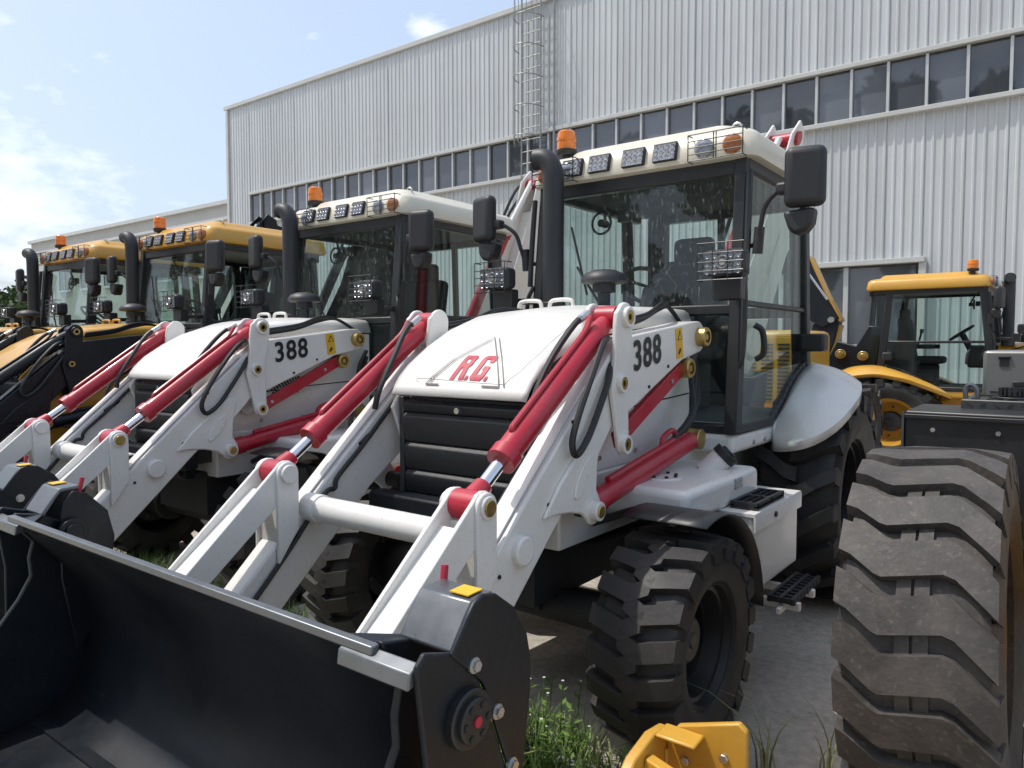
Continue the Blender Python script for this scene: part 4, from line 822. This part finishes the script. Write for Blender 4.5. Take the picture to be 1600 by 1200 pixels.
H('transom', MB().box(((x_d0 + x_d1) / 2, YW - .012, 1.65), (x_d1 - x_d0, .08, .07)), 'mullion')
# caged roof ladder
lx0, lx1 = -11.66, -11.06; ly = YW - .22; zl = 5.0
lad = H('caged_ladder', MB().tube([(lx0, ly, zl), (lx0, ly, ZT + 1.1)], .022, 8).tube([(lx1, ly, zl), (lx1, ly, ZT + 1.1)], .022, 8), 'steelpipe')
for i in range(int((ZT + .9 - zl) / .3)): H('rung', MB().cyl((lx0, ly, zl + .2 + i * .3), (lx1, ly, zl + .2 + i * .3), .012, seg=6), 'steelpipe', lad)
xm = (lx0 + lx1) / 2
for i in range(6):
    z = 7.0 + i * .75; H('cage_hoop', MB().tube([(xm + .38 * math.cos(t), ly - .55 * math.sin(t) if True else 0, z) for t in (math.pi * k / 12 for k in range(13))], .014, 6), 'steelpipe', lad)
for a in (25, 60, 90, 120, 155): H('cage_bar', MB().tube([(xm + .38 * math.cos(R(a)), ly - .55 * math.sin(R(a)), 6.8), (xm + .38 * math.cos(R(a)), ly - .55 * math.sin(R(a)), ZT + 1.0)], .009, 6), 'steelpipe', lad)
H('downpipe', MB().tube([(lx1 + .35, YW - .12, 3.5), (lx1 + .35, YW - .12, ZT)], .03, 8), 'steelpipe')

# ------------------------------------------------------------------ low building further left
LB = empty('low_building', (-52, 24, 0)); tag(LB, 'low pale rendered building beyond the hall on the left', 'building')
LO = (-52, 24, 0)
def B(nm, b, m, par=LB, bev=0): return link(nm, b.mesh(nm, LO), m, par, bev)
B('wall', MB().box((-50, 30, 4.85), (32, 12, 9.7)), 'lowwall')
B('roof_coping', MB().box((-50, 30, 9.78), (32.4, 12.4, .22)), 'trim')
B('string_course', MB().box((-50, 23.97, 8.9), (32, .1, .16)), 'trim')
wm = MB().box((0, 0, 0), (1.8, .06, 1.7)).mesh('window'); wm.materials.append(M['winglass'])
wf = MB().box((0, -.03, .9), (2.0, .1, .12)).box((0, -.03, -.9), (2.0, .1, .12)).box((0, -.04, 0), (.08, .08, 1.7)).box((.95, -.03, 0), (.1, .1, 1.7)).box((-.95, -.03, 0), (.1, .1, 1.7)).mesh('frame'); wf.materials.append(M['mullion'])
for i in range(8):
    for z in (2.4, 6.6):
        o = bpy.data.objects.new('window', wm); col.objects.link(o); o.parent = LB; o.location = (-63.5 + i * 3.6 + 52, -.03, z)
        f = bpy.data.objects.new('frame', wf); col.objects.link(f); f.parent = o

# ------------------------------------------------------------------ loaders
XC = -2.16
machine((XC, YB, 0), 'nearest white backhoe loader with red cylinders and letters on its hood', 'white', logo=True)
machine((XC - 2.79, YB + .10, 0), 'second white backhoe loader, behind the nearest one, with plain hood', 'white', vent=True)
machine((XC - 5.46, YB + .04, 0), 'yellow backhoe loader with black arms next to the second white one', 'yellow', vent=True, number=False)
machine((XC - 7.86, YB - .04, 0), 'farthest yellow backhoe loader at the left end of the row', 'yellow', vent=True, number=False)
o = machine((-.84, 12.05, 0), 'small yellow backhoe loader standing sideways before the hall wall', 'yellow', number=False, rz=R(90), sc=.90, boom='folded'); o.scale = (.91, 1.0, .90)

# ------------------------------------------------------------------ wheel loader on the right
wl = empty('wheel_loader', (0.35, 3.6, 0)); tag(wl, 'wheel loader with huge dusty tyre and black side panel at right edge', 'loader')
def W(nm, b, m, par=wl, bev=0, seg=2): return link(nm, b.mesh(nm, (.35, 3.6, 0)), m, par, bev, seg)
w1 = wheel(wl, 'front_wheel', (-.330 - .35, 2.97 - 3.6, .652), 1, 'big', .652, .44, .34, 24, 'loader', 'yellow', 'yellow', 'rubber_dusty', spin=.06); w1.rotation_euler = (.06, R(-2.6), 0); w1.location.x -= .012
W('front_axle', MB().cyl((-.05, 2.95, .655), (1.0, 2.95, .655), .10).box((.35, 2.95, .7), (.5, .4, .45)), 'yellow', bev=.02)
W('front_frame', MB().box((.35, 3.5, .85), (.6, 1.4, .5)), 'yellow', bev=.02)
W('axle_flange', MB().lathe([(-.04, .13), (.0, .13), (.0, .10), (.12, .1)], (-.05, 2.95, .655), 'x', 24), 'yellow')
for i in range(10): t = 2 * math.pi * i / 10; W('bolt', MB().cyl((-.06, 2.95 + .155 * math.cos(t), .655 + .155 * math.sin(t)), (.0, 2.95 + .155 * math.cos(t), .655 + .155 * math.sin(t)), .014, seg=6), 'brass')
pn = W('side_panel', MB().box((.2, 4.9, .80), (1.88, .60, 1.0)), 'black', bev=.012)
W('panel_ridge', MB().box((.2, 4.59, 1.27), (1.88, .03, .025)), 'black', pn, bev=.004)
W('panel_edge', MB().box((-.748, 4.62, 1.0), (.012, .05, .58)), 'greysteel', pn)
dk = W('deck', MB().box((.3, 5.35, 1.315), (1.62, .76, .07)), 'treadplate', bev=.006)
tr = MB()
for i in range(24):
    for j in range(2):
        a = 40 if (i + j) % 2 else -40
        tr.box((-.47 + i * .065, 4.968, 1.300 + j * .028), (.032, .006, .006), Matrix.Rotation(R(a), 4, 'Y'))
for i in range(20):
    for j in range(9): tr.box((-.45 + i * .075, 5.03 + j * .075, 1.352), (.04, .01, .006), Matrix.Rotation(R(45 if (i + j) % 2 else -45), 4, 'Z'))
o = W('tread_bars', tr, 'treadplate', dk); o['kind'] = 'stuff'
W('deck_support', MB().box((.3, 5.38, .8), (1.5, .6, .95)), 'dark')
cp = W('filler_cap', MB().cyl((-.27, 5.12, 1.352), (-.27, 5.12, 1.366), .10, seg=28).cyl((-.27, 5.12, 1.366), (-.27, 5.12, 1.40), .062, seg=28), 'plastic', dk, .004)
cr = MB()
for i in range(18): t = 2 * math.pi * i / 18; cr.box((-.27 + .064 * math.cos(t), 5.12 + .064 * math.sin(t), 1.395), (.014, .014, .045), Matrix.Rotation(t, 4, 'Z'))
W('cap_grip', cr, 'plastic', dk)
W('lifting_eye', MB().tube(spline([(-.50, 5.1, 1.34), (-.50, 5.1, 1.40), (-.48, 5.1, 1.43), (-.445, 5.1, 1.40), (-.445, 5.1, 1.34)], 5), .014, 8), 'greysteel', dk)
eh_ = W('engine_hood', MB().box((.35, 5.9, 1.485), (1.58, 1.1, .29)), 'greyhood', bev=.02)
W('hood_seam', MB().box((-.05, 5.3485, 1.485), (.008, .004, .25)).box((.35, 5.3485, 1.38), (1.5, .004, .006)), 'dark', eh_)
for x in (-.36, -.14): W('hinge', MB().cyl((x, 5.345, 1.59), (x + .06, 5.345, 1.59), .012, seg=10).box((x + .03, 5.346, 1.56), (.05, .006, .05)), 'black', eh_)
W('hood_latch', MB().box((-.25, 5.345, 1.43), (.07, .012, .03)), 'black', eh_, .004)
for x in (-.60, -.30, 0, .3): W('bolt', MB().cyl((x, 4.602, 1.2), (x, 4.588, 1.2), .013, seg=6), 'bolt', pn)

# ------------------------------------------------------------------ yellow coupler plate lying at the bottom
yb = empty('loader_attachment', (-.85, 2.0, 0)); tag(yb, 'yellow steel bucket attachment at the bottom edge before the tyre', 'attachment')
def A(nm, b, m='yellow', bev=.006): return link(nm, b.mesh(nm, (-.85, 2.0, 0)), m, yb, bev)
side = [(1.72, -.1), (1.70, .30), (1.76, .40), (1.86, .47), (1.98, .495), (2.08, .48), (2.12, .40), (2.14, -.1)]
A('side_plate', MB().prism(side, -1.0, -.965)); A('back_plate', MB().prism([(-.965, .44), (-.93, .50), (-.74, .565), (-.715, .545), (-.71, .1), (-.965, .1)], 2.06, 2.085, 'y'))
A('top_bar', MB().beam((-.965, 1.93, .41), (-.42, 1.83, .335), .04, .09)); A('cap_plate', MB().prism([(1.98, .497), (2.06, .50), (2.06, .488), (1.98, .485)], -.965, -.84))
A('brace', MB().prism([(-.80, .30), (-.78, .42), (-.72, .32)], 1.96, 2.06, 'y'))
for x_, z_ in ((-.90, .40), (-.78, .45), (-.78, .36)): A('bolt', MB().cyl((x_, 2.06, z_), (x_, 2.048, z_), .014, seg=6), 'bolt', .002)
A('weld_seam', MB().tube([(-.962, 2.055, z_ + .01 * math.sin(z_ * 90)) for z_ in [.12 + .02 * k for k in range(16)]], .008, 6), 'yellow', 0)
A('floor_plate', MB().box((-.63, 1.92, .06), (.7, .42, .03)))

# ------------------------------------------------------------------ yellow machine seen through the cab glass
eh = empty('parked_loader', (-3.0, 9.6, 0)); tag(eh, 'yellow slotted engine hood of a machine behind the nearest cab', 'loader')
def E_(nm, b, m='yellow', bev=0, par=eh): return link(nm, b.mesh(nm, (-3.0, 9.6, 0)), m, par, bev)
hd = E_('engine_hood', MB().box((-3.0, 9.8, 1.36), (.84, 1.3, .98)), bev=.08)
sl = MB()
for c_ in range(3):
    for r_ in range(15): sl.box((-3.2 + .2 * c_, 9.134, 1.0 + .048 * r_), (.14, .008, .022))
E_('vent_slots', sl, 'grille_hole', 0, hd)['kind'] = 'stuff'
E_('hood_frame', MB().box((-3.0, 9.145, 1.36), (.66, .01, .80)), 'yellow', .01, hd)
E_('counterweight', MB().box((-3.0, 9.7, .62), (1.1, 1.4, .5)), 'yellow', .06)
for s in (-1, 1):
    wheel(eh, 'rear_wheel', (s * .85, .35, .6), s, 'park', .6, .42, .32, 18, 'rear', 'yellow', 'dark')

# ------------------------------------------------------------------ vegetation
def blades(name, cx, cy, rx, ry, n, h, m, label, z=0., seed=1, lean=.5, w=.006):
    rnd = random.Random(seed); b = MB()
    for _ in range(n):
        r = math.sqrt(rnd.random()); t = rnd.uniform(0, 6.283); x = cx + rx * r * math.cos(t); y = cy + ry * r * math.sin(t)
        hh = h * rnd.uniform(.45, 1.15); a = rnd.uniform(0, 6.283); l = lean * hh * rnd.uniform(.2, 1.2); dx, dy = math.cos(a), math.sin(a); ww = w * rnd.uniform(.6, 1.3)
        rows = []
        for k in range(5):
            u = k / 4; px = x + dx * l * u ** 2; py = y + dy * l * u ** 2; pz = z + hh * (u - .28 * lean * u ** 3); q = ww * (1 - u * .92)
            rows.append([(px - dy * q, py + dx * q, pz), (px + dy * q, py - dx * q, pz)])
        b.grid(rows)
    o = link(name, b.mesh(name, recalc=False), m); tag(o, label, 'grass', kind='stuff'); return o
blades('grass', -1.72, 2.32, .42, .22, 900, .34, 'grass', 'green weeds growing beside the nearest front tyre', -.12, 1)
blades('grass', -2.6, 2.4, .9, .2, 700, .22, 'grass', 'grass strip under the nearest loader arms', -.12, 2)
blades('grass', -4.6, 2.5, 1.4, .35, 2600, .26, 'grass', 'green grass between the two white loaders', -.12, 3)
blades('grass', -6.2, 2.7, 1.0, .3, 1600, .24, 'grass', 'grass under the second white loader', -.12, 4)
blades('grass', -1.46, 2.47, .10, .05, 30, .44, 'drygrass', 'long pale grass tuft at the foot of the nearest tyre', -.1, 5, 1.3, .008)
blades('grass', -.90, 2.80, .05, .05, 10, .42, 'drygrass', 'bent pale grass stalks right of the yellow attachment', 0, 6, 1.1, .007)
blades('grass', -.71, 2.95, .03, .05, 8, .36, 'drygrass', 'pale grass stalks against the huge tyre', 0, 8, .7, .007)
# leafy weeds with little white flowers
rnd = random.Random(21); lv = MB(); fl = MB()
for i in range(75):
    x = -1.70 + rnd.gauss(0, .19); y = 2.33 + rnd.gauss(0, .11); h = rnd.uniform(.12, .42); tx, ty = rnd.uniform(-.06, .06), rnd.uniform(-.06, .06)
    lv.tube([(x, y, -.12), (x + tx * .5, y + ty * .5, -.12 + h * .5), (x + tx, y + ty, -.12 + h)], .003, 4, caps=False)
    for k in range(16):
        u = rnd.uniform(.2, 1); a = rnd.uniform(0, 6.283); L = rnd.uniform(.02, .05); c = Vector((x + tx * u, y + ty * u, -.12 + h * u)); d = Vector((math.cos(a), math.sin(a), rnd.uniform(.1, .7))).normalized(); n = d.cross(Vector((0, 0, 1))).normalized() * L * .22
        lv.add([c, c + d * L * .5 + n, c + d * L, c + d * L * .5 - n], [(0, 1, 2, 3)])
    if i % 2 == 0:
        c = Vector((x + tx, y + ty, -.12 + h + .01))
        for k in range(6): a = k * 1.047; fl.add([c, c + Vector((math.cos(a) * .007, math.sin(a) * .007, .003)), c + Vector((math.cos(a + .7) * .007, math.sin(a + .7) * .007, .003))], [(0, 1, 2)])
wd = link('weeds', lv.mesh('weeds', recalc=False), 'grass'); tag(wd, 'leafy green weeds with tiny white flowers by the bucket end', 'weeds', kind='stuff')
f_ = link('flowers', fl.mesh('flowers', recalc=False), 'flower', wd)

def tree(loc, h, cr, label, seed, m='leaf', n=2600, leaf=.16, name='tree', cz=.62):
    rnd = random.Random(seed); root = empty(name, loc); tag(root, label, 'tree', 'trees round the yard')
    tb = MB(); tb.tube([(0, 0, 0), (.05, .02, h * .3), (.0, .06, h * .6), (.05, 0, h * .85)], .2, 8, rs=[h * .022, h * .017, h * .01, h * .003])
    lobes = []
    for i in range(16):
        a = rnd.uniform(0, 6.283); u = rnd.uniform(-.9, 1); rr = cr * rnd.uniform(.25, .85) * math.sqrt(max(0.05, 1 - u * u * .8)); c = Vector((rr * math.cos(a), rr * math.sin(a), h * cz + u * h * (1 - cz) * .85)); lobes.append((c, cr * rnd.uniform(.25, .45)))
        tb.tube([(0, 0, max(h * .22, c.z - cr * .8)), c * .6 + Vector((0, 0, c.z * .35)), c], .04, 5, rs=[h * .008, h * .004, h * .001])
    b = MB()
    for i in range(n):
        c, r = rnd.choice(lobes); d = Vector((rnd.gauss(0, 1), rnd.gauss(0, 1), rnd.gauss(0, .8))).normalized() * r * rnd.uniform(.5, 1.05); p = c + d
        q = Vector((rnd.gauss(0, 1), rnd.gauss(0, 1), rnd.gauss(0, 1))).normalized(); e = q.cross(Vector((rnd.gauss(0, 1), rnd.gauss(0, 1), rnd.gauss(0, 1)))).normalized(); L = leaf * rnd.uniform(.6, 1.4)
        b.add([p - q * L, p + e * L * .55, p + q * L, p - e * L * .55], [(0, 1, 2, 3)])
    link('trunk', tb.mesh('trunk'), 'bark', root); link('crown', b.mesh('crown', recalc=False), m, root); return root
for i, (x, y, h) in enumerate(((-79, 27.5, 7.4), (-74, 25, 6.2), (-86, 31, 8.5))):
    tree((x, y, 0), h, 3.2, ('round green tree beyond the far left cab', 'smaller green tree at the far left edge', 'leafy tree farthest left behind the machines')[i], 40 + i, n=1800, leaf=.3, cz=.55)

rnd = random.Random(5)
for i, (x, y, h) in enumerate(((-38, -15, 15.2), (-33, -13.5, 16.6), (-28.5, -15, 15.6), (-24, -14, 17.0), (-18, -14.5, 16.0), (-13, -13, 15.4), (-8.5, -14.5, 17.2), (-3.5, -14, 16.2), (2, -15, 16.8), (8, -13, 15.5))):
    o = tree((x, y, -.14), h, 3.0, 'tall leafy tree mirrored in the upper windows of the hall', 60 + i, 'leaf2', n=2600, leaf=.30)
    o['group'] = 'trees mirrored in the hall windows'
